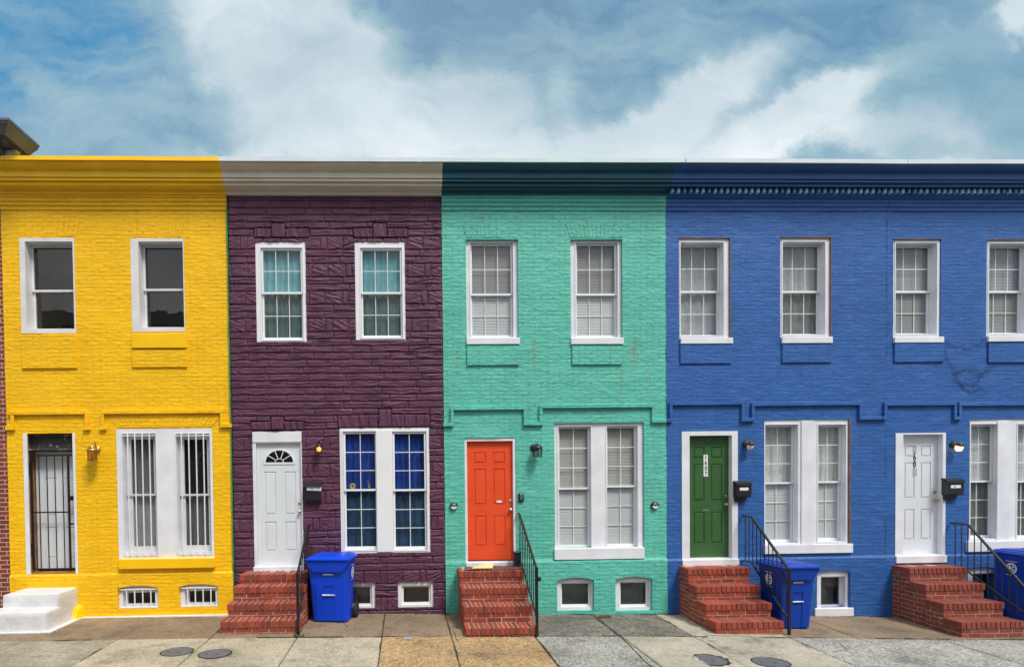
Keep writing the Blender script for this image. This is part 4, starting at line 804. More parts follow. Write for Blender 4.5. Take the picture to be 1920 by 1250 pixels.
# purple stoop
def tz(py, y, px=700): return U(px, py, y)[1]
fy_p = [-.42, -.70, -.98, -1.25]; xs0 = U(451, 1080, -.42)[0]
brick_stoop('red brick steps with a black railing leading to the white fanlight door', xs0, U(566, 1150, -1.0)[0], fy_p, [tz(1076, fy_p[0], 500), tz(1098.5, fy_p[1], 500), tz(1131, fy_p[2], 490), tz(1163, fy_p[3], 490)], M['brick'], M['mortar'], 13, [0, .03, .05, .08])
fy_t = [-.45, -.79, -1.12, -1.46]
brick_stoop('bright red brick steps below the orange door', U(862, 1080, -.40)[0], U(984, 1080, -.45)[0]-.012, fy_t, [tz(1069.5, fy_t[0], 920), tz(1101, fy_t[1], 920), tz(1135.5, fy_t[2], 930), tz(1176, fy_t[3], 935)], M['brick'], M['mortar'], 15)
fy_b = [-.38, -.68, -.99, -1.30]; xb0 = U(1272, 1100, 0)[0]; xb1 = U(1405, 1072, -.38)[0]
def zl(y, py, px): return U(px, py, y)[1]
brick_stoop('red brick steps below the green door numbered 1607', xb0, xb1, fy_b, [zl(-.38, 1065, 1340), zl(-.68, 1098, 1360), zl(-.99, 1131, 1380), zl(-1.30, 1165, 1410)], M['brick'], M['mortar2'], 13)
fy_c = [-.40, -.72, -1.05, -1.37]; xc0 = U(1671, 1100, 0)[0]; xc1 = U(1812, 1070, -.40)[0]
brick_stoop('brown red brick steps at the right edge below the white door marked 60', xc0, xc1, fy_c, [zl(-.40, 1064, 1740), zl(-.72, 1095, 1770), zl(-1.05, 1130, 1800), zl(-1.37, 1165, 1850)], M['brick2'], M['mortar2'], 13)
# white masonry step
o = empty('masonry_steps', (U(70, 1150, -.5)[0], -.5, 0), 'whitewashed masonry steps with rounded edges below the gated yellow house door', 'steps', 'front steps of the row houses')
def rough_block(x0, x1, y0, y1, z0, z1, seed):
    b = MB(); N = 12; import itertools
    bm_ = []; vs = []; fs = []
    def face(o_, du, dv):
        s = len(vs)
        for j in range(N+1):
            for i in range(N+1):
                u, v = i/N, j/N; p = Vector(o_)+Vector(du)*u+Vector(dv)*v
                c = Vector(((x0+x1)/2, (y0+y1)/2, (z0+z1)/2)); hx = Vector(((x1-x0)/2, (y1-y0)/2, (z1-z0)/2)); q = p-c; r = .035
                inner = Vector([max(-hx[k]+r, min(hx[k]-r, q[k])) for k in range(3)]); d = q-inner
                if d.length > 1e-6: q = inner+d.normalized()*r
                nn = float(fbm(np.array([p.x*6+p.z*3.]), np.array([p.z*6+p.y*5.]), seed)[0])-.5; q = q*(1+nn*.03)
                vs.append(q+c)
        for j in range(N):
            for i in range(N): a = s+j*(N+1)+i; fs.append((a, a+1, a+N+2, a+N+1))
    X, Y, Z = x1-x0, y1-y0, z1-z0
    face((x0, y0, z0), (X, 0, 0), (0, 0, Z)); face((x1, y0, z0), (0, Y, 0), (0, 0, Z)); face((x0, y1, z0), (0, -Y, 0), (0, 0, Z)); face((x0, y0, z1), (X, 0, 0), (0, Y, 0)); face((x1, y1, z0), (-X, 0, 0), (0, 0, Z))
    b.add(vs, fs); return b
wx0, wx1 = U(3, 1115, -.61)[0], U(145, 1120, -.05)[0]
zA = U(60, 1101, -.02)[1]; zB = U(60, 1147, -.97)[1]
rough_block(wx0, wx1, -.61, .0, -.05, zA, 3).build('upper_step', M['whitewash'], o, True); rough_block(wx0-.06, wx1+.012, -.98, -.52, -.06, zB, 4).build('lower_step', M['whitewash'], o, True)
b = MB(); b.box(wx0-.1, wx1+.10, -1.04, -.02, -.03, .078, .005); b.build('painted_border', M['whitewash'], o)
# ================================================================== RAILINGS
def railing(label, X, ytop, ztop, yflat, ypost, zpost, n, foot=-.01, w=.018, drop=.70, extra=False, X2=None):
    o = empty('stair_railing', (X, ypost, G(X)), label, 'railing', 'black iron stair railings'); b = MB(); y0 = ytop
    r = MB(); pts = [(X, y0, ztop), (X, yflat, ztop), (X, ypost, zpost)]
    for p, q in zip(pts, pts[1:]): r.sq(p, q, .03)
    r.build('handrail', M['black'], o)
    slope = (ztop-zpost)/(yflat-ypost)
    def top(y): return ztop if y > yflat else ztop-slope*(yflat-y)
    lr = MB(); dl = drop; yl = yflat+.0; lr.sq((X, y0, ztop-dl), (X, yl, ztop-dl), .02); ye = ypost; lr.sq((X, yl, ztop-dl), (X, ye, max(.1, top(ye)-dl)), .02); lr.build('lower_rail', M['black'], o)
    p = MB(); p.box(X-.019, X+.019, ypost-.019, ypost+.019, G(X)-.01, zpost+.03, .003); p.build('post', M['black'], o)
    if extra: p = MB(); p.box(X+.01, X+.06, ypost-.03, ypost+.02, .80, .86, .004); p.build('bracket', M['black'], o)
    for i in range(n):
        y = y0-.05+(ypost-y0+.05)*(i+.3)/n; q = MB(); zz = top(y); q.box(X-w/2*.7, X+w/2*.7, y-w/2*.7, y+w/2*.7, max(zz-dl, .1), zz, .002); q.build('baluster', M['black'], o)
    return o
xp = U(559, 1150, -1.28)[0]; railing('black iron railing beside the steps of the white fanlight door', xp, -.03, tz(984, -.03, 580), -.22, -1.30, zl(-1.30, 1077, 560), 9, drop=.72)
xt = U(1006, 1130, -1.46)[0]; railing('black iron railing beside the orange door steps', xt, -.03, zl(-.03, 962, 975), -.16, -1.48, zl(-1.48, 1066, 1003), 10, extra=True, drop=.74)
xq = U(1478, 1130, -1.30)[0]; railing('black iron railing beside the green door steps', xq, -.03, zl(-.03, 966, 1390), -.30, -1.32, zl(-1.32, 1068, 1478), 11, drop=.78)
xv = U(1783, 985, -.03)[0]; railing('black iron railing at the right edge beside the steps of the white door marked 60', xv, -.03, zl(-.03, 980, 1790), -.36, -1.40, zl(-.98, 1064, 1920)-.32, 11, drop=.80)
# ================================================================== WHEELED BINS
def wheelie(label, cx, yf, w, top, m, rot=0., side=1, dep=.66):
    gz = G(cx); top -= gz; o = empty('wheeled_bin', (cx, yf+dep/2, gz), label, 'bin', 'blue wheeled bins'); o.rotation_euler = (0, 0, 0)
    wb, wt = w*.80, w*.93; db, dt = dep*.80, dep; zb = .02; zt = top-.10
    R = Matrix.Translation((cx, yf+dep/2, gz)) @ Matrix.Rotation(rot, 4, 'Z') @ Matrix.Translation((-cx, -yf-dep/2, 0))
    def ring(z, f):   # rounded rectangle ring
        a = (wb+(wt-wb)*f)/2; y0 = yf+(dt-db)*.55*(1-f)+.02; y1 = yf+dep-.03-(dt-db)*.2*(1-f); r = .06; P = []
        for (x, y, a0) in ((a-r, y0+r, -90), (a-r, y1-r, 0), (-a+r, y1-r, 90), (-a+r, y0+r, 180)):
            for k in range(5): t = math.radians(a0+22.5*k); P.append(R @ Vector((cx+x+r*math.cos(t), y+r*math.sin(t), z)))
        return P
    b = MB(); hs = [(zb, 0), (.05, .02), (.4, .4), (.72, .74), (zt-.13, .93), (zt-.12, .99), (zt-.02, 1.03), (zt, 1.05)]; vs = []; fs = []
    for z, f in hs: vs += ring(z, f)
    for i in range(len(hs)-1):
        for k in range(20): fs.append((i*20+k, i*20+(k+1) % 20, (i+1)*20+(k+1) % 20, (i+1)*20+k))
    fs.append(tuple(reversed(range(20)))); b.add(vs, fs); body = b.build('body', m, o, True)
    md = body.modifiers.new('edge', 'EDGE_SPLIT'); md.split_angle = math.radians(40)
    # front column with grab recess and bar: follows the slope of the front
    def yfz(z): f = max(0, min(1, (z-zb)/(zt-zb))); return yf+(dt-db)*.55*(1-f)+.02
    b = MB()
    def slab(xa, xb, za, zb_, d0, d1): 
        v = [(xa, yfz(za)-d0, za), (xb, yfz(za)-d0, za), (xb, yfz(zb_)-d0, zb_), (xa, yfz(zb_)-d0, zb_), (xa, yfz(za)+d1, za), (xb, yfz(za)+d1, za), (xb, yfz(zb_)+d1, zb_), (xa, yfz(zb_)+d1, zb_)]
        b.add([R @ Vector(p) for p in v], [(0, 1, 2, 3), (1, 5, 6, 2), (5, 4, 7, 6), (4, 0, 3, 7), (3, 2, 6, 7), (4, 5, 1, 0)])
    cw = w*.13
    slab(cx-wb*.36, cx-cw, .03, .60, .012, .03); slab(cx+cw, cx+wb*.36, .03, .60, .012, .03); slab(cx-wb*.36, cx+wb*.36, .60, .64, .012, .03)
    slab(cx-cw, cx+cw, .03, .40, .004, .02)
    b.build('front_ribs', m, body)
    b = MB(); z = .45; b.tube([R @ Vector((cx-cw-.01, yfz(z)-.02, z)), R @ Vector((cx+cw+.01, yfz(z)-.02, z))], .011, 10); b.build('lift_bar', M['chrome'] if False else M['sticker_or_reflection'], body, True)
    # apron below the rim
    b = MB(); z0, z1 = zt-.155, zt+.0; xa, xb = w*.49, w*.33; ya = yf-.035
    v = [(cx-xb, yfz(z0)-.045, z0), (cx+xb, yfz(z0)-.045, z0), (cx+xa, ya, z1), (cx-xa, ya, z1), (cx-xb, yf+.06, z0), (cx+xb, yf+.06, z0), (cx+xa, yf+.06, z1), (cx-xa, yf+.06, z1)]
    b.add([R @ Vector(p) for p in v], [(0, 1, 2, 3), (1, 5, 6, 2), (5, 4, 7, 6), (4, 0, 3, 7), (3, 2, 6, 7), (4, 5, 1, 0)])
    b.box(cx-w*.5, cx+w*.5, yf-.045, yf+dep, zt, zt+.022, .006, R); b.build('rim', m, body)
    # lid: domed
    b = MB(); vs = []; fs = []; N = 8; y0, y1 = yf-.055, yf+dep+.02
    lev = [(0, 0), (0, .022), (.025, .030), (.05, .050), (.11, .062), (.16, .068)]
    for ins, dz in lev:
        a = w*.515-ins; ya_, yb_ = y0+ins*.9, y1-ins*.5; r = max(.012, .05-ins*.1)
        for (x, y, a0) in ((a-r, ya_+r, -90), (a-r, yb_-r, 0), (-a+r, yb_-r, 90), (-a+r, ya_+r, 180)):
            for k in range(4): t = math.radians(a0+30*k); vs.append(R @ Vector((cx+x+r*math.cos(t), y+r*math.sin(t), zt+.026+dz)))
    for i in range(len(lev)-1):
        for k in range(16): fs.append((i*16+k, i*16+(k+1) % 16, (i+1)*16+(k+1) % 16, (i+1)*16+k))
    fs.append(tuple(range((len(lev)-1)*16, len(lev)*16))); b.add(vs, fs)
    for q in (-.3, .3): b.box(cx+w*q-.02, cx+w*q+.02, y0+.14, y1-.10, zt+.088, zt+.098, .004, R)
    lid = b.build('lid', m, o); 
    # wheels at the back
    for s in (-1, 1):
        Mx = R @ Matrix.Translation((cx+s*(wb/2+.055), yf+dep-.10, .13)) @ Matrix.Rotation(math.pi/2, 4, 'Y')
        wl = MB().lathe([(.085, -.025), (.125, -.025), (.13, -.015), (.13, .015), (.125, .025), (.085, .025)], Mx, 28).build('wheel', M['blackrubber'], o)
        MB().lathe([(.02, -.032), (.03, -.03), (.035, -.02), (.084, -.018), (.084, .018), (.035, .02), (.03, .03), (.02, .032)], Mx, 6).build('hub', M['blackbox'], wl)
    b = MB(); b.tube([R @ Vector((cx-wb/2-.05, yf+dep-.10, .13)), R @ Vector((cx+wb/2+.05, yf+dep-.10, .13))], .01, 8); b.build('axle', M['black'], o)
    b = MB(); b.tube([R @ Vector((cx-w*.3, yf+dep+.05, zt-.02)), R @ Vector((cx+w*.3, yf+dep+.05, zt-.02))], .014, 8)
    for s in (-1, 1): b.tube([R @ Vector((cx+s*w*.3, yf+dep-.04, zt-.02)), R @ Vector((cx+s*w*.3, yf+dep+.05, zt-.02))], .014, 8)
    b.build('handle', m, o)
    # small white printed line on the front: illegible marks
    b = MB(); z = zt-.215; x = cx-.085
    for k in range(11):
        ww = random.choice((.009, .012, .013)); hh = random.choice((.018, .022, .022)); b.add([R @ Vector(p) for p in ((x, yfz(z)-.004, z), (x+ww, yfz(z)-.004, z), (x+ww, yfz(z+hh)-.004, z+hh), (x, yfz(z+hh)-.004, z+hh))], [(0, 1, 2, 3)]); x += ww+.004
    b.build('printed_marking', M['sticker_or_reflection'], body)
    # round emblem on the side between two thin lines
    zc = zt-.20; f = (zc-zb)/(zt-zb); xs = cx+side*((wb+(wt-wb)*f)/2+.003+.009); yc = yf+dep*.5; b = MB(); ti = side*math.radians(3)
    EM = R @ Matrix.Translation((xs, yc, zc)) @ Matrix.Rotation(-side*math.radians(-2.6), 4, 'Y') @ Matrix(((0, 0, side, 0), (side, 0, 0, 0), (0, 1, 0, 0), (0, 0, 0, 1)))
    def disc(r0, r1, a0, a1, n=18):
        P = [];
        for k in range(n+1):
            t = math.radians(a0+(a1-a0)*k/n); P += [EM @ Vector((r0*math.cos(t), r0*math.sin(t), .001)), EM @ Vector((r1*math.cos(t), r1*math.sin(t), .001))]
        b.add(P, [(2*k, 2*k+1, 2*k+3, 2*k+2) for k in range(n)])
    disc(.062, .09, 0, 360, 36); disc(.0, .05, 20, 70); disc(.0, .055, 110, 250); disc(.0, .05, 285, 340)
    for s in (-1, 1): b.add([EM @ Vector(p) for p in ((-.10, s*.115-.004, .001), (.10, s*.115-.004, .001), (.10, s*.115+.004, .001), (-.10, s*.115+.004, .001))], [(0, 1, 2, 3)])
    b.build('round_emblem', M['sticker_or_reflection'], body)
    return o
c1 = U(620, 1100, -.66)[0]; wheelie('bright blue wheeled bin standing in front of the purple house', c1, -.68, .715, zl(-.66, 1041, 620), M['binblue'], rot=math.radians(-8), side=1, dep=.60)
c2 = U(1500, 1100, -1.06)[0]; wheelie('blue wheeled bin behind the railing of the green door steps', c2, -1.06, .60, zl(-1.06, 1056, 1500), M['binblue2'], rot=math.radians(0), side=-1, dep=.72)
c3 = 9.66+.25; wheelie('blue wheeled bin at the right edge behind the steps of the white door marked 60', U(1898, 1085, -.62)[0]+.27, -.98, .60, 1.02, M['binblue2'], rot=0, side=-1, dep=.72)
# ================================================================== MAILBOXES, LAMPS, FITTINGS
def mailbox(label, px, kind, text=None):
    x0, x1, z0, z1 = R4(px, -.12); o = empty('mailbox', ((x0+x1)/2, -.01, z0), label, 'mailbox', 'black wall mailboxes'); zh = z1-z0
    if kind == 'round':   # rounded bottom with overhanging lid
        pr = [(-.004, z0+.02)]+[(-.055-.05*math.sin(t), z0+.05-.05*math.cos(t)) for t in [i*math.pi/14 for i in range(8)]]+[(-.105, z1-.05), (-.004, z1-.02)]
        MB().extr([(y, z) for y, z in pr], x0, x1).build('box', M['blackbox'], o)
        MB().extr([(-.002, z1+.005), (-.03, z1+.012), (-.12, z1-.035), (-.125, z1-.055), (-.117, z1-.055), (-.11, z1-.045), (-.002, z1-.015)], x0-.008, x1+.008).build('lid', M['blackbox'], o)
        if text:
            n = len(text); 
            for k, ch in enumerate(text):
                w = (x1-x0)*.21; cx = x0+(x1-x0)*.14+k*w*1.12+w*.0; zz = z1-.085-k*.003; b = MB(); b.box(cx-w*.03, cx+w*.93, -.108, -.104, zz-.03, zz+.032, .001); b.build('number_sticker', M['sticker_or_reflection'], o)
                textmesh(ch, .062, Matrix.Translation((cx+w*.45, -.1095, zz)) @ UPR, M['ink'], o, 'house_number', .8)
    else:
        MB().extr([(-.004, z0+zh*.12), (-.10, z0+zh*.12), (-.115, z0+zh*.2), (-.115, z1-.06), (-.004, z1-.02)], x0, x1).build('box', M['blackbox'], o)
        MB().extr([(-.002, z1+.01), (-.05, z1+.008), (-.13, z1-.03), (-.133, z1-.075), (-.12, z1-.075), (-.117, z1-.04), (-.002, z1-.015)], x0-.006, x1+.006).build('lid', M['blackbox'], o)
        b = MB(); 
        b.extr([(-.02, z0+zh*.12), (-.07, z0+zh*.12), (-.06, z0-.03), (-.045, z0-.05), (-.02, z0-.02)], x0+.01, x0+(x1-x0)*.62); b.build('newspaper_hook', M['blackbox'], o)
        a0, a1 = x0+(x1-x0)*.22, x0+(x1-x0)*.80; b = MB(); b.box(a0, a1, -.120, -.114, z0+zh*.50, z0+zh*.66, .001); b.build('name_label', M['sticker_or_reflection'], o)
        if kind == 'label2': b = MB(); b.box(a0+(a1-a0)*.36, a0+(a1-a0)*.44, -.1215, -.119, z0+zh*.52, z0+zh*.64, .001); b.build('name_mark', M['ink'], o)
    return o
mailbox('black mailbox with white number stickers 1611 beside the white fanlight door', (571, 906, 601, 941), 'round', '1611')
mailbox('black mailbox with blank white label beside the green door', (1381, 902, 1409, 936), 'label')
mailbox('black mailbox with marked white label beside the white door marked 60', (1776, 897, 1808, 932), 'label2')
def backplate(o, x, z, m, r=.05, y=-.008):
    MB().lathe([(r, 0), (r, .012), (r*.7, .022), (.001, .025)], Matrix.Translation((x, y, z)) @ Matrix.Rotation(math.pi/2, 4, 'X'), 16).build('backplate', M[m], o, True)
# yellow house brass coach lamp
yl = -.16; x, z = U(173, 850, yl); o = empty('wall_lamp', (x, 0, z), 'brass coach lantern on the yellow wall', 'lamp', 'wall lamps by the doors'); T = Matrix.Translation((x, yl, z))
xw = U(180, 845)[0]; backplate(o, xw+.02, z+.07, 'brass', .06)
MB().tube([(xw+.02, -.02, z+.07), (xw+.02, -.06, z+.16), (x+.03, -.11, z+.185), (x, yl, z+.16), (x, yl, z+.12)], .011, 8).build('arm', M['brass'], o, True)
MB().lathe([(.10, .055), (.10, .063), (.075, .075), (.06, .105), (.03, .115), (.035, .125), (.02, .135), (.001, .145)], T, 20).build('cap', M['brass'], o, True)
MB().lathe([(.062, -.10), (.066, .055)], T, 16).build('glass', M['amberglass'], o)
b = MB()
for k in range(6): a = k*math.pi/3+.2; b.tube([(x+.068*math.cos(a), yl+.068*math.sin(a), z-.10), (x+.074*math.cos(a), yl+.074*math.sin(a), z+.057)], .006, 6)
b.lathe([(.07, -.125), (.085, -.12), (.085, -.105), (.06, -.10), (.001, -.098)], T, 20); b.build('cage', M['brass'], o)
# purple lit lamp
yl = -.13; x, z = U(598, 840, yl); o = empty('wall_lamp', (x, 0, z), 'small black lamp with lit orange bulb on the purple wall', 'lamp', 'wall lamps by the doors'); T = Matrix.Translation((x, yl, z)); backplate(o, x, z+.08, 'blackbox', .045, -.02)
MB().tube([(x, -.03, z+.08), (x, -.08, z+.12), (x, yl, z+.09)], .012, 8).build('arm', M['blackbox'], o)
MB().lathe([(.062, .025), (.065, .04), (.05, .06), (.02, .075), (.001, .09)], T, 16).build('cap', M['blackbox'], o, True)
MB().lathe([(.052, -.07), (.056, .026)], T, 4).build('glass', M['amberglass'], o)
b = MB()
for k in range(4): a = k*math.pi/2; b.tube([(x+.05*math.cos(a), yl+.05*math.sin(a), z-.07), (x+.056*math.cos(a), yl+.056*math.sin(a), z+.026)], .005, 6)
b.lathe([(.054, -.078), (.056, -.07), (.02, -.068)], T, 4); b.build('cage', M['blackbox'], o)
MB().lathe([(.001, -.055), (.02, -.045), (.03, -.02), (.026, .005), (.014, .022), (.012, .03)], T, 14).build('bulb', M['lit'], o, True)
# teal black lantern
yl = -.13; x, z = U(1008, 845, yl); o = empty('wall_lamp', (x, 0, z), 'black lantern with clear glass on the mint green wall', 'lamp', 'wall lamps by the doors'); T = Matrix.Translation((x, yl, z)); backplate(o, x-.03, z+.06, 'blackbox', .07, -.004)
MB().tube([(x-.03, -.01, z+.06), (x-.02, -.06, z+.09), (x, yl, z+.08)], .014, 8).build('arm', M['blackbox'], o)
MB().lathe([(.078, .03), (.08, .04), (.07, .075), (.045, .10), (.018, .115), (.006, .13), (.001, .14)], T, 18).build('cap', M['blackbox'], o, True)
T45 = T @ Matrix.Rotation(.5, 4, 'Z')
MB().lathe([(.066, -.09), (.076, .03)], T45, 6).build('glass', M['lampglass'], o)
b = MB()
for k in range(6): a = k*math.pi/3+.5; b.tube([(x+.068*math.cos(a), yl+.068*math.sin(a), z-.09), (x+.078*math.cos(a), yl+.078*math.sin(a), z+.03)], .006, 6)
b.lathe([(.072, -.10), (.076, -.095), (.074, -.085), (.001, -.084)], T45, 6); b.build('cage', M['blackbox'], o)
MB().lathe([(.001, -.06), (.022, -.05), (.03, -.02), (.02, .01), (.012, .03)], T, 12).build('bulb', M['frost'], o, True)
# blue jar lamps
def jar(px, py, lit, label):
    yl = -.14; x, z = U(px, py, yl); o = empty('wall_lamp', (x, 0, z), label, 'lamp', 'wall lamps by the doors'); xb_ = x-.02
    Mx = Matrix.Translation((xb_, -.005, z+.03)) @ Matrix.Rotation(math.pi/2, 4, 'X'); MB().lathe([(.062, 0), (.062, .03), (.05, .05), (.045, .06), (.001, .062)], Mx, 18).build('backplate', mat('brown_bronze', (.06, .035, .03), .45) if 'brown_bronze' not in bpy.data.materials else bpy.data.materials['brown_bronze'], o, True)
    Mc = Matrix.Translation((x, yl+.02, z+.025)) @ Matrix.Rotation(math.radians(20), 4, 'X'); MB().lathe([(.055, -.02), (.058, .0), (.045, .03), (.001, .035)], Mc, 16).build('cap', bpy.data.materials['brown_bronze'], o, True)
    MB().lathe([(.001, -.115), (.03, -.11), (.052, -.085), (.056, -.04), (.05, -.018), (.001, -.016)], Mc, 18).build('glass_jar', M['lit2'] if lit else M['frost'], o, True)
    return o
jar(1409, 834, False, 'unlit clouded glass lamp beside the green door'); jar(1802, 836, True, 'brightly lit glass lamp beside the white door marked 60')
# doorbell, round wall lights, black box
x0, x1, z0, z1 = R4((972.5, 924, 982, 940), -.03); o = empty('doorbell', ((x0+x1)/2, 0, z0), 'black oblong doorbell on the mint green wall beside the orange door', 'doorbell'); b = MB(); b.box(x0, x1, -.035, .0, z0, z1, .008); b.build('case', M['blackbox'], o)
b = MB(); b.box(x0+.025, x1-.025, -.038, -.034, z0+.03, z1-.03, .002); b.build('button', M['iron'], o); b = MB(); b.box(x0+.025, x1-.02, -.039, -.034, z1-.026, z1-.012, .002); b.build('lens', M['frost'], o)
for (px, py, lb) in ((851, 948, 'small round black and white wall light left of the orange door'), (1228, 947, 'small round black and white wall light near the blue house')):
    x, z = U(px, py, -.02); o = empty('round_wall_light', (x, 0, z), lb, 'wall light', 'round wall lights on the mint green house'); Mx = Matrix.Translation((x, .0, z)) @ Matrix.Rotation(math.pi/2, 4, 'X')
    MB().lathe([(.066, -.005), (.068, .02), (.055, .035), (.001, .037)], Mx, 24).build('housing', M['blackbox'], o, True)
    b = MB(); P = [(x, -.041, z-.006)]+[(x+.052*math.cos(math.pi+math.pi*k/14), -.041, z-.006+.050*math.sin(math.pi+math.pi*k/14)) for k in range(15)]; b.add(P, [(0, k+1, k+2) for k in range(14)]); b.build('lens', M['frost'], o)
    b = MB(); b.box(x-.028, x+.028, -.040, -.036, z+.02, z+.034, .002); b.build('solar_strip', M['frost'], o)
x0, x1, z0, z1 = R4((963, 1034, 976, 1064), -.12); o = empty('metal_box', ((x0+x1)/2, -.12, z0), 'upright black box standing on the steps beside the orange door', 'box'); b = MB(); b.box(x0, x1, -.20, -.05, z0, z1-.015, .006); b.build('case', M['blackbox'], o)
b = MB(); b.box(x0-.012, x1+.006, -.21, -.04, z1-.016, z1+.004, .006); b.build('lid', M['blackbox'], o); b = MB(); b.box(x0-.002, x0+.0, -.16, -.09, z0+.17, z0+.24, .0005); b.build('sticker_or_reflection', mat('painted_red_reflection', (.6, .02, .02), .5), o)  # red patch paints a reflection onto the side of the box
# doormat and envelope on the orange door steps
zl_ = tz(1069.5, fy_t[0], 920); xa = U(872, 1062, -.2)[0]; b = MB(); vs = []; fs = []
for j in range(9):
    for i in range(21):
        u, v = i/20, j/8; vs.append((xa+.95*u, -.40+.34*v, zl_+.008+.012*max(0, math.sin(u*7+v*2))+.02*(abs(u-.5) < .2)*math.sin((u-.3)*7.8)*v+random.uniform(0, .003)))
for j in range(8):
    for i in range(20): a = j*21+i; fs.append((a, a+1, a+22, a+21))
b.add(vs, fs); tag(b.build('doormat', M['matm'], None, True, loc=(xa, -.2, zl_)), 'crumpled brown mat on the top step below the orange door', 'doormat')
b = MB(); vs = []; fs = []; x0 = xa+.10
for j in range(7):
    for i in range(13): u, v = i/12, j/6; vs.append((x0+.34*u+.05*v, -.33+.17*v-.03*u, zl_+.030+.055*u*v+.03*math.sin(u*3.1)*v))
for j in range(6):
    for i in range(12): a = j*13+i; fs.append((a, a+1, a+14, a+13))
b.add(vs, fs); q = b.build('envelope', M['paper'], None, False, loc=(x0, -.25, zl_)); md = q.modifiers.new('t', 'SOLIDIFY'); md.thickness = .006; tag(q, 'pale yellow envelope lying on the brown doormat', 'envelope')
# ================================================================== GROUND
ROAD_Z = -.18
def shear(b): b.v = [(p[0], p[1], p[2]+G(p[0])) for p in b.v]
b = MB(); b.add([(-400, -400, -.95), (400, -400, -.95), (400, 400, -.95), (-400, 400, -.95)], [(0, 1, 2, 3)]); b.build('ground', concrete('earth', (.14, .13, .10), .1), None, kind='structure')
b = MB(); NX = 40; b.add([(-60+3*i, yy, ROAD_Z+G(-60+3*i)) for i in range(NX+1) for yy in (-12.4, -3.75)], [(2*i, 2*i+2, 2*i+3, 2*i+1) for i in range(NX)]); b.build('road', concrete('asphalt', (.055, .055, .057), .35, (.13, .13, .13), 60), None, kind='structure')
CM = dict(tan=concrete('tan_brown_concrete', (.27, .20, .13), .25, (.4, .33, .25), 55, .45), grey=concrete('grey_beige_concrete', (.36, .33, .25), .3, (.6, .56, .45), 50, .4), beige=concrete('beige_concrete', (.44, .39, .29), .3, (.62, .56, .45), 50, .3),
          gold=concrete('golden_aggregate_concrete', (.42, .28, .14), .75, (.62, .47, .28), 42, .3), pale=concrete('pale_rough_aggregate_concrete', (.36, .35, .32), .9, (.66, .65, .62), 38, .4), smooth=concrete('smooth_beige_concrete', (.42, .38, .31), .12, (.6, .56, .5), 60, .3),
          dark=concrete('dark_mossy_aggregate_concrete', (.24, .225, .19), .95, (.55, .54, .50), 38, .5, moss=.55))
names = list(CM); mats = [CM[k] for k in names]
b = MB(); ym = -1.47
JX = [-20.4, -19.1, -17.8, -16.5, -15.2, -13.9, -12.6, -11.3, -10.0, -8.7, -7.2, -5.52, -4.15, -2.83, -1.62, -.31, 1.94, 3.24, 4.39, 5.72, 6.85, 8.3, 9.7, 11.0, 12.3, 13.6, 14.9, 16.2, 17.5, 18.8, 20.1]
def cb_(x): # colour of back, front slab
    if x < -5.6: return 'tan', 'grey'
    if x < -4.2: return 'tan', 'grey'
    if x < -2.9: return 'tan', 'beige'
    if x < -1.7: return 'tan', 'beige'
    if x < -.4: return 'tan', 'beige'
    if x < 1.75: return 'tan', 'gold'
    if x < 3.2: return 'dark', 'pale'
    if x < 4.3: return 'dark', 'smooth'
    if x < 5.7: return 'smooth', 'smooth'
    if x < 6.8: return 'tan', 'pale'
    return 'tan', 'pale'
def jx(px, py): return UGp(px, py)[0]
JX = [-20.4, -19.1, -17.8, -16.5, -15.2, -13.9, -12.6, -11.3, -10.0, -8.7, -7.2, jx(50, 1197), jx(217, 1200), jx(370, 1215), jx(536, 1225), jx(712, 1220), jx(850, 1205), jx(1012, 1203), jx(1172, 1197), jx(1350, 1220), jx(1500, 1203), jx(1680, 1222)]
while JX[-1] < 20: JX.append(JX[-1]+1.3)
g = .0065
for xa, xb in zip(JX, JX[1:]):
    k0, k1 = cb_((xa+xb)/2)
    for (ya, yb, k) in ((ym, -.0, k0), (-2.95, ym, k1), (-3.6, -2.95, k1)):
        dz = random.uniform(-.004, .004); b.box(xa+g, xb-g, ya+g, yb-(g if yb < -.01 else -.02), -.12, dz, .012, mi=names.index(k))
shear(b); sw = b.build('sidewalk', mats, None, kind='structure')
b = MB(); [b.box(p_, q_, -3.6, .02, -.10, -.022, 0) for p_, q_ in zip(JX, JX[1:])]; shear(b); b.build('joint_filler', M['moss'], sw)
b = MB(); x = -20.4
while x < 20: b.box(x, x+2.39, -3.76, -3.602, ROAD_Z-.05, .0, .015, mi=0); x += 2.4
shear(b); b.build('kerb', CM['pale'], None, kind='structure')
# opposite pavement
b = MB(); b.box(-30, 30, -15.0, -12.4, -.9, -.02, .01); shear(b); b.build('far_sidewalk', CM['grey'], None, kind='structure')
def crackline(pts, w=.008, z=.0055, m='crack'):
    b = MB(); P = []
    full = []
    for (a, c) in zip(pts, pts[1:]):
        for k in range(6): t = k/6; full.append((a[0]+(c[0]-a[0])*t+random.uniform(-.012, .012), a[1]+(c[1]-a[1])*t+random.uniform(-.012, .012)))
    full.append(pts[-1]); vs = []
    for i, p in enumerate(full):
        q = full[min(i+1, len(full)-1)]; r = full[max(i-1, 0)]; t = Vector((q[0]-r[0], q[1]-r[1])).normalized(); n_ = Vector((-t.y, t.x)); ww = w*random.uniform(.4, 1.3)/2
        vs += [(p[0]+n_.x*ww, p[1]+n_.y*ww, z+G(p[0])), (p[0]-n_.x*ww, p[1]-n_.y*ww, z+G(p[0]))]
    b.add(vs, [(2*i, 2*i+1, 2*i+3, 2*i+2) for i in range(len(full)-1)]); return b.build('crack', M[m], sw)
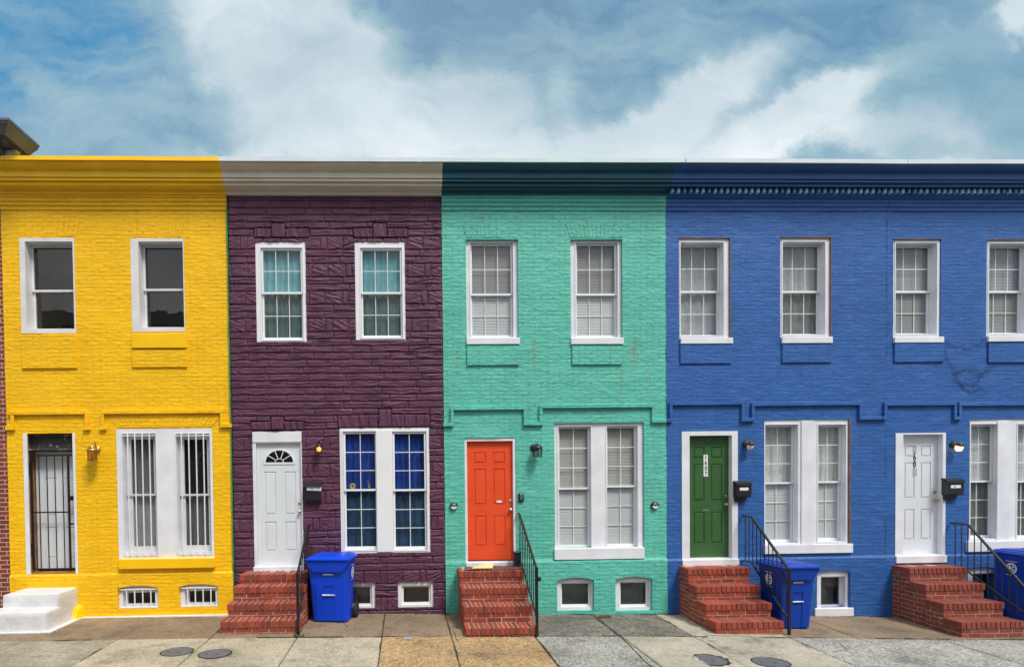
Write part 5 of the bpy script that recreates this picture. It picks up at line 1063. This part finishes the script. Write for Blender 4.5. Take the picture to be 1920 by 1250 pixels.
for pts in ([(724, 1190), (748, 1197), (800, 1195), (836, 1190)], [(1318, 1197), (1323, 1190), (1475, 1196)], [(1500, 1203), (1520, 1216), (1560, 1222), (1590, 1218), (1575, 1207)], [(1118, 1158), (1165, 1195), (1222, 1250)], [(1012, 1203), (1030, 1225), (1050, 1250)],
            [(60, 1232), (120, 1228)], [(1640, 1196), (1760, 1200), (1920, 1197)], [(850, 1182), (858, 1200), (868, 1196)], [(640, 1160), (652, 1176)]):
    crackline([UGp(*p) for p in pts], .014 if pts[0][0] in (1118, 1012) else .009)
for xj in JX[8:24]:
    for ya, yb in ((-.15, -1.35), (-1.6, -2.75)):
        if random.random() < .75: y0_ = random.uniform(yb+.5, ya); crackline([(xj+random.uniform(-.01, .01), y0_), (xj, y0_-random.uniform(.3, .6))], .022, m='moss')
for k in range(16): x0_ = random.uniform(-6, 9); crackline([(x0_, ym+random.uniform(-.008, .008)), (x0_+random.uniform(.3, .9), ym)], .02, m='moss')
for k in range(22): x0_ = random.uniform(-5, 10); crackline([(x0_, -.035), (x0_+random.uniform(.2, .7), -.03)], .035, m='moss')
# utility covers
for i, (px, py, r, lb) in enumerate(((332, 1221.5, .20, 'round grey metal cover in the pavement before the yellow house, left one of two'), (403, 1225, .20, 'round grey metal cover in the pavement nearest the purple house steps'), (1330, 1237, .215, 'round metal cover with broken crumbling rim in the pavement before the green door steps'), (1445, 1241, .215, 'round metal cover in the pavement right below the green door steps'))):
    x, y = UGp(px, py); gz = G(x); o = empty('utility_cover', (x, y, gz), lb, 'cover', 'round pavement covers'); T = Matrix.Translation((x, y, gz))
    MB().lathe([(r, .001), (r, .0075), (r*.93, .009), (r*.92, .006), (.001, .0065)], T, 36).build('lid', M['iron'], o)
    b = MB(); N = 40; vs = []
    for k in range(N): a = 2*math.pi*k/N; rr = r+.012+random.uniform(0, .012 if i != 2 else .05); vs += [(x+r*math.cos(a), y+r*math.sin(a), gz+.0062), (x+rr*math.cos(a), y+rr*math.sin(a), gz+.0062)]
    b.add(vs, [(2*k, 2*k+1, (2*k+3) % (2*N), (2*k+2) % (2*N)) for k in range(N)]); b.build('rim_gap', M['crack'], o)
    b = MB(); b.box(x-r*.65, x-r*.5, y-.012, y+.012, gz+.0065, gz+.0085, .001); b.box(x+.01, x+.05, y-.05, y-.03, gz+.0065, gz+.0085, .001); b.build('lift_slot', M['crack'], o)
# litter, weeds, vine, cable
x, y = UGp(767, 1199); b = MB(); vs = [(x+random.uniform(-.09, .09), y+random.uniform(-.04, .04), G(x)+.006+random.uniform(0, .03)) for _ in range(14)]; b.add(vs, [(i, i+1, i+2) for i in range(12)]); tag(b.build('litter', M['litter'], None, loc=(x, y, 0)), 'scrap of crumpled pale blue plastic on the pavement joint', 'litter')
def tuft(px, py, n, h, m, lb, spread=.08):
    x, y = UGp(px, py); gz = G(x); b = MB(); r = random.Random(px)
    for _ in range(n):
        a = r.uniform(0, 6.28); l = h*r.uniform(.4, 1); dx, dy = math.cos(a)*l*.8, math.sin(a)*l*.4-.02; x0_, y0_ = x+r.uniform(-spread, spread), y+r.uniform(-.03, .01); w = .004
        b.add([(x0_-w, y0_, gz), (x0_+w, y0_, gz), (x0_+dx*.5+w, y0_+dy*.5, gz+l*.7), (x0_+dx*.5-w, y0_+dy*.5, gz+l*.7), (x0_+dx, y0_+dy, gz+l*.75)], [(0, 1, 2, 3), (3, 2, 4)])
    tag(b.build('weed', m, None, loc=(x, y, 0)), lb, 'weed', 'weeds at the foot of the walls')
tuft(1133, 1158, 60, .10, M['weed'], 'tuft of dry weeds at the foot of the mint green wall', .12); tuft(562, 1192, 26, .05, M['weedg'], 'small green weed beside the railing of the white fanlight door steps', .08)
tuft(1140, 1192, 24, .03, M['weed'], 'low dry weed in the pavement joint before the mint green house', .10)
b = MB()
for seed, P in enumerate((((1765, 632), (1775, 660), (1790, 700), (1802, 720), (1830, 722), (1845, 700), (1870, 670), (1890, 645)), ((1770, 636), (1790, 648), (1815, 652), (1840, 640), (1852, 632)), ((1790, 700), (1812, 690), (1840, 698), (1870, 680), (1918, 668)), ((1862, 636), (1880, 650), (1900, 640), (1918, 634)), ((1802, 720), (1820, 735), (1850, 722)))):
    pts = []
    for (a, c) in zip(P, P[1:]):
        for k in range(4): t = k/4; pts.append(U(a[0]+(c[0]-a[0])*t+random.uniform(-2.5, 2.5), a[1]+(c[1]-a[1])*t+random.uniform(-2.5, 2.5), -.02))
    b.tube([(p[0], -.016+random.uniform(-.006, .004), p[1]) for p in pts], .0035, 5)
    for p in pts[::1]:
        for _ in range(2): b.tube([(p[0], -.014, p[1]), (p[0]+random.uniform(-.09, .09), -.012, p[1]+random.uniform(-.09, .05))], .0014, 3)
x, z = U(1800, 690); q = b.build('dead_vine', M['vine'], None, loc=(x, 0, z)); tag(q, 'thin dead vine clinging to the blue wall between the two right upper windows', 'vine')
r = random.Random(4); b = MB(); xw0 = XB[0]+1.2
for k in range(230):
    u = r.random()**2.2; x = r.uniform(xw0, XB[5]-.5); y = -.03-u*2.6 if r.random() < .45 else -.015-r.random()*.09
    if r.random() < .15: y = ym+r.uniform(-.03, .03)
    z = G(x)+.013; a = r.uniform(0, 3.1); s = r.uniform(.006, .020); c_, s_ = math.cos(a)*s, math.sin(a)*s*.5
    b.add([(x-c_, y-s_, z), (x+s_, y-c_*.5, z+r.uniform(0, .006)), (x+c_, y+s_, z), (x-s_, y+c_*.5, z+r.uniform(0, .01))], [(0, 1, 2, 3)])
b.build('fallen_debris', island_mat('leaf_crumbs', [(.10, .07, .03), (.2, .15, .08), (.05, .04, .03), (.45, .42, .36)]), None, kind='stuff')
# ================================================================== opposite row (seen in the window panes)
for k, (xa, xb, hh, c, lb) in enumerate(((-17, -9, 9.0, (.20, .06, .04), 'plain dark red brick row house across the street'), (-9, -1, 8.8, (.25, .2, .15), 'plain tan brick row house across the street'), (-1, 7, 8.6, (.16, .05, .04), 'plain brown brick row house across the street'), (7, 17, 8.1, (.2, .19, .18), 'plain grey row house across the street'))):
    o = empty('row_house', ((xa+xb)/2, -15, 0), lb, 'house', 'houses across the street'); m = mat('opposite_brick', c, .85, var=.2); b = MB(); b.box(xa+.01, xb-.01, -23, -15.0, -.94, hh, 0); b.build('wall', m, o)
    b = MB(); b.box(xa+.02, xb-.02, -14.995, -14.6, hh-.5, hh+.1, .03); b.build('cornice', M['cream'], o)
    for r_ in range(2):
        for q_ in range(4):
            x = xa+(xb-xa)*(q_+.5)/4; zz = 1.4+r_*3.3; b = MB(); b.plate(x-.55, x+.55, zz-.1, zz+1.9, [(x-.45, x+.45, zz, zz+1.8)], -14.96, -15.02); w_ = b.build('window', M['vinyl'], o); b = MB(); b.box(x-.45, x+.45, -15.01, -14.985, zz, zz+1.8, 0); b.build('pane', mat('dark_far_pane', (.03, .04, .05), .1) if 'dark_far_pane' not in bpy.data.materials else bpy.data.materials['dark_far_pane'], w_)
# ================================================================== SKY AND LIGHT
w = bpy.data.worlds.new('World'); SC.world = w; w.use_nodes = True; t = w.node_tree; L = t.links.new; bg = t.nodes['Background']
EL, AZ = 56, 34        # sun elevation; azimuth measured from straight behind the camera toward the right
sd = Vector((math.sin(math.radians(AZ))*math.cos(math.radians(EL)), -math.cos(math.radians(AZ))*math.cos(math.radians(EL)), math.sin(math.radians(EL))))
sky = nd(t, 'ShaderNodeTexSky', sky_type='NISHITA'); sky.sun_disc = False; sky.sun_elevation = math.radians(EL); sky.sun_rotation = math.atan2(sd.x, sd.y); sky.dust_density = .6; sky.ozone_density = 2.
tc = nd(t, 'ShaderNodeTexCoord'); sx = nd(t, 'ShaderNodeSeparateXYZ'); L(tc.outputs['Generated'], sx.inputs[0])
ay = mth(t, 'MAXIMUM', mth(t, 'ABSOLUTE', sx.outputs[1]), .12)
uu = mth(t, 'DIVIDE', sx.outputs[0], ay); vv = mth(t, 'DIVIDE', sx.outputs[2], ay)
uv = nd(t, 'ShaderNodeCombineXYZ'); L(uu, uv.inputs[0]); L(vv, uv.inputs[1])
def dirpx(px, py): r = ray(px, py); return r.x/r.y, r.z/r.y
# domain warp
n1 = nd(t, 'ShaderNodeTexNoise', i_Scale=4.2, i_Detail=10., i_Roughness=.62); L(uv.outputs[0], n1.inputs['Vector'])
sb = nd(t, 'ShaderNodeVectorMath', operation='SUBTRACT'); L(n1.outputs['Color'], sb.inputs[0]); sb.inputs[1].default_value = (.5, .5, .5)
sc_ = nd(t, 'ShaderNodeVectorMath', operation='SCALE'); L(sb.outputs[0], sc_.inputs[0]); sc_.inputs['Scale'].default_value = .21
wv = nd(t, 'ShaderNodeVectorMath', operation='ADD'); L(uv.outputs[0], wv.inputs[0]); L(sc_.outputs[0], wv.inputs[1])
def blob(px, py, rx, ry, ang, amt, soft=1.):
    u, v = dirpx(px, py); mp = nd(t, 'ShaderNodeMapping', vector_type='TEXTURE'); mp.inputs['Location'].default_value = (u, v, 0); mp.inputs['Rotation'].default_value = (0, 0, math.radians(ang)); mp.inputs['Scale'].default_value = (rx/F, ry/F, 1)
    L(wv.outputs[0], mp.inputs['Vector']); gr = nd(t, 'ShaderNodeTexGradient', gradient_type='SPHERICAL'); L(mp.outputs[0], gr.inputs[0])
    r = nd(t, 'ShaderNodeMapRange', interpolation_type='SMOOTHSTEP', i_From_Min=0., i_From_Max=.75*soft, i_To_Max=amt); L(gr.outputs['Fac'], r.inputs[0]); return r.outputs[0]
BL = [(540, 60, 330, 190, -35, .72), (500, 10, 260, 110, -10, .45), (590, 190, 250, 210, -60, .62), (640, 40, 150, 70, 5, .35), (820, 210, 230, 150, 10, .60), (900, 190, 160, 110, 20, .35), (1060, 150, 50, 70, -25, .30), (1030, 240, 230, 130, 20, .45), (1290, 190, 330, 85, 27, .72), (1220, 240, 230, 90, 20, .4), (1480, 230, 330, 80, 26, .85),
      (1560, 190, 170, 60, 25, .4), (1400, 280, 420, 70, 5, .65), (800, 290, 620, 70, 0, .7), (1915, 20, 90, 60, 30, .9), (1900, 310, 260, 40, 5, .6), (430, 150, 260, 160, -40, .25), (230, 200, 330, 130, -45, .22), (90, 240, 200, 90, -20, .25), (1730, 275, 340, 90, 5, .45), (1850, 180, 200, 80, 25, .2), (1000, 90, 300, 90, 20, .22), (1700, 120, 360, 120, 30, .20), (1250, 60, 300, 90, 30, .14), (60, 130, 120, 40, -35, .2)]
acc = None
for q in BL:
    o_ = blob(*q); acc = o_ if acc is None else mth(t, 'SUBTRACT', mth(t, 'ADD', acc, o_), mth(t, 'MULTIPLY', acc, o_))
# wispy detail, streaked toward the upper right
mp = nd(t, 'ShaderNodeMapping'); mp.inputs['Rotation'].default_value = (0, 0, math.radians(-30)); mp.inputs['Scale'].default_value = (1.8, 8., 1); L(wv.outputs[0], mp.inputs['Vector'])
n2 = nd(t, 'ShaderNodeTexNoise', i_Scale=1.6, i_Detail=9., i_Roughness=.6); L(mp.outputs[0], n2.inputs['Vector'])
n3 = nd(t, 'ShaderNodeTexNoise', i_Scale=9., i_Detail=8., i_Roughness=.62); L(wv.outputs[0], n3.inputs['Vector'])
wis = mth(t, 'ADD', mth(t, 'MULTIPLY', n2.outputs[0], .65), mth(t, 'MULTIPLY', n3.outputs[0], .38))
dens = mth(t, 'ADD', acc, mth(t, 'MULTIPLY', mth(t, 'SUBTRACT', wis, .47), 1.15), clamp=True)
# gaps of clear blue: tint by place in the sky
skyc = nd(t, 'ShaderNodeVectorMath', operation='SCALE'); L(sky.outputs[0], skyc.inputs[0]); skyc.inputs['Scale'].default_value = .10
blue = mixc(t, .88, skyc.outputs[0], (.115, .265, .42))
lft = blob(60, 40, 420, 330, 0, .75); blue = mixc(t, lft, blue, (.05, .25, .49))
rg = blob(1650, 230, 620, 220, 15, .7); blue = mixc(t, rg, blue, (.22, .40, .49))
cg_ = blob(900, 60, 420, 150, 0, .75); blue = mixc(t, cg_, blue, (.155, .265, .40))
def ramp(a_, b_): r_ = nd(t, 'ShaderNodeMapRange', interpolation_type='SMOOTHSTEP', i_From_Min=a_, i_From_Max=b_); L(dens, r_.inputs[0]); return r_.outputs[0]
n6 = nd(t, 'ShaderNodeTexNoise', i_Scale=3.2, i_Detail=7., i_Roughness=.55); L(wv.outputs[0], n6.inputs['Vector']); sh = nd(t, 'ShaderNodeMapRange', i_From_Min=.35, i_From_Max=.65); L(n6.outputs[0], sh.inputs[0])
cloud = mixc(t, sh.outputs[0], (.40, .51, .59), (.72, .79, .83)); lowb = mth(t, 'SUBTRACT', 1., mth(t, 'MULTIPLY', mth(t, 'SUBTRACT', vv, .5), 9.), clamp=True); cloud = mixc(t, mth(t, 'MULTIPLY', lowb, .6), cloud, (.80, .86, .88)); stt = nd(t, 'ShaderNodeMapRange', i_From_Min=.4, i_From_Max=.6); L(n2.outputs[0], stt.inputs[0]); cloud = mixc(t, mth(t, 'MULTIPLY', stt.outputs[0], .35), cloud, (.46, .57, .63))
st_ = nd(t, 'ShaderNodeMapRange', i_From_Min=.38, i_From_Max=.62, i_To_Max=.6); L(n2.outputs[0], st_.inputs[0]); blue = mixc(t, st_.outputs[0], blue, (.24, .40, .52))
col = mixc(t, mth(t, 'MULTIPLY', ramp(.02, .45), .8), blue, (.31, .46, .54)); col = mixc(t, ramp(.32, .9), col, cloud)
# the thin, sun-filled cloud on the sun's side of the sky, behind the camera, is brighter
back = nd(t, 'ShaderNodeMapRange', interpolation_type='SMOOTHSTEP', i_From_Min=.25, i_From_Max=-.35); L(sx.outputs[1], back.inputs[0])
bc = mixc(t, mth(t, 'MULTIPLY', wis, 1.4, clamp=True) if False else sh.outputs[0], (.38, .46, .56), (1.45, 1.43, 1.38)); gr_ = nd(t, 'ShaderNodeMapRange', i_From_Min=.0, i_From_Max=.8, i_To_Min=.52, i_To_Max=1.15); L(sx.outputs[2], gr_.inputs[0]); bs_ = nd(t, 'ShaderNodeVectorMath', operation='SCALE'); L(bc, bs_.inputs[0]); L(gr_.outputs[0], bs_.inputs['Scale']); col = mixc(t, back.outputs[0], col, bs_.outputs[0])
bgn = nd(t, 'ShaderNodeMapRange', i_From_Min=-.02, i_From_Max=.0); L(sx.outputs[2], bgn.inputs[0]); col = mixc(t, bgn.outputs[0], (.12, .12, .11), col)
L(col, bg.inputs[0]); bg.inputs[1].default_value = 1.0
sl_ = bpy.data.lights.new('sun', 'SUN'); so_ = bpy.data.objects.new('sun', sl_); COL.objects.link(so_); sl_.energy = 2.8; sl_.angle = math.radians(16); sl_.color = (1, .94, .84); so_.location = sd*50; so_.rotation_euler = sd.to_track_quat('Z', 'Y').to_euler()
SC.view_settings.view_transform = 'Standard'; SC.view_settings.look = 'None'; SC.view_settings.exposure = 0.20; SC.view_settings.gamma = 1
SC.render.engine = 'CYCLES'; SC.cycles.transparent_max_bounces = 12; SC.cycles.max_bounces = 6
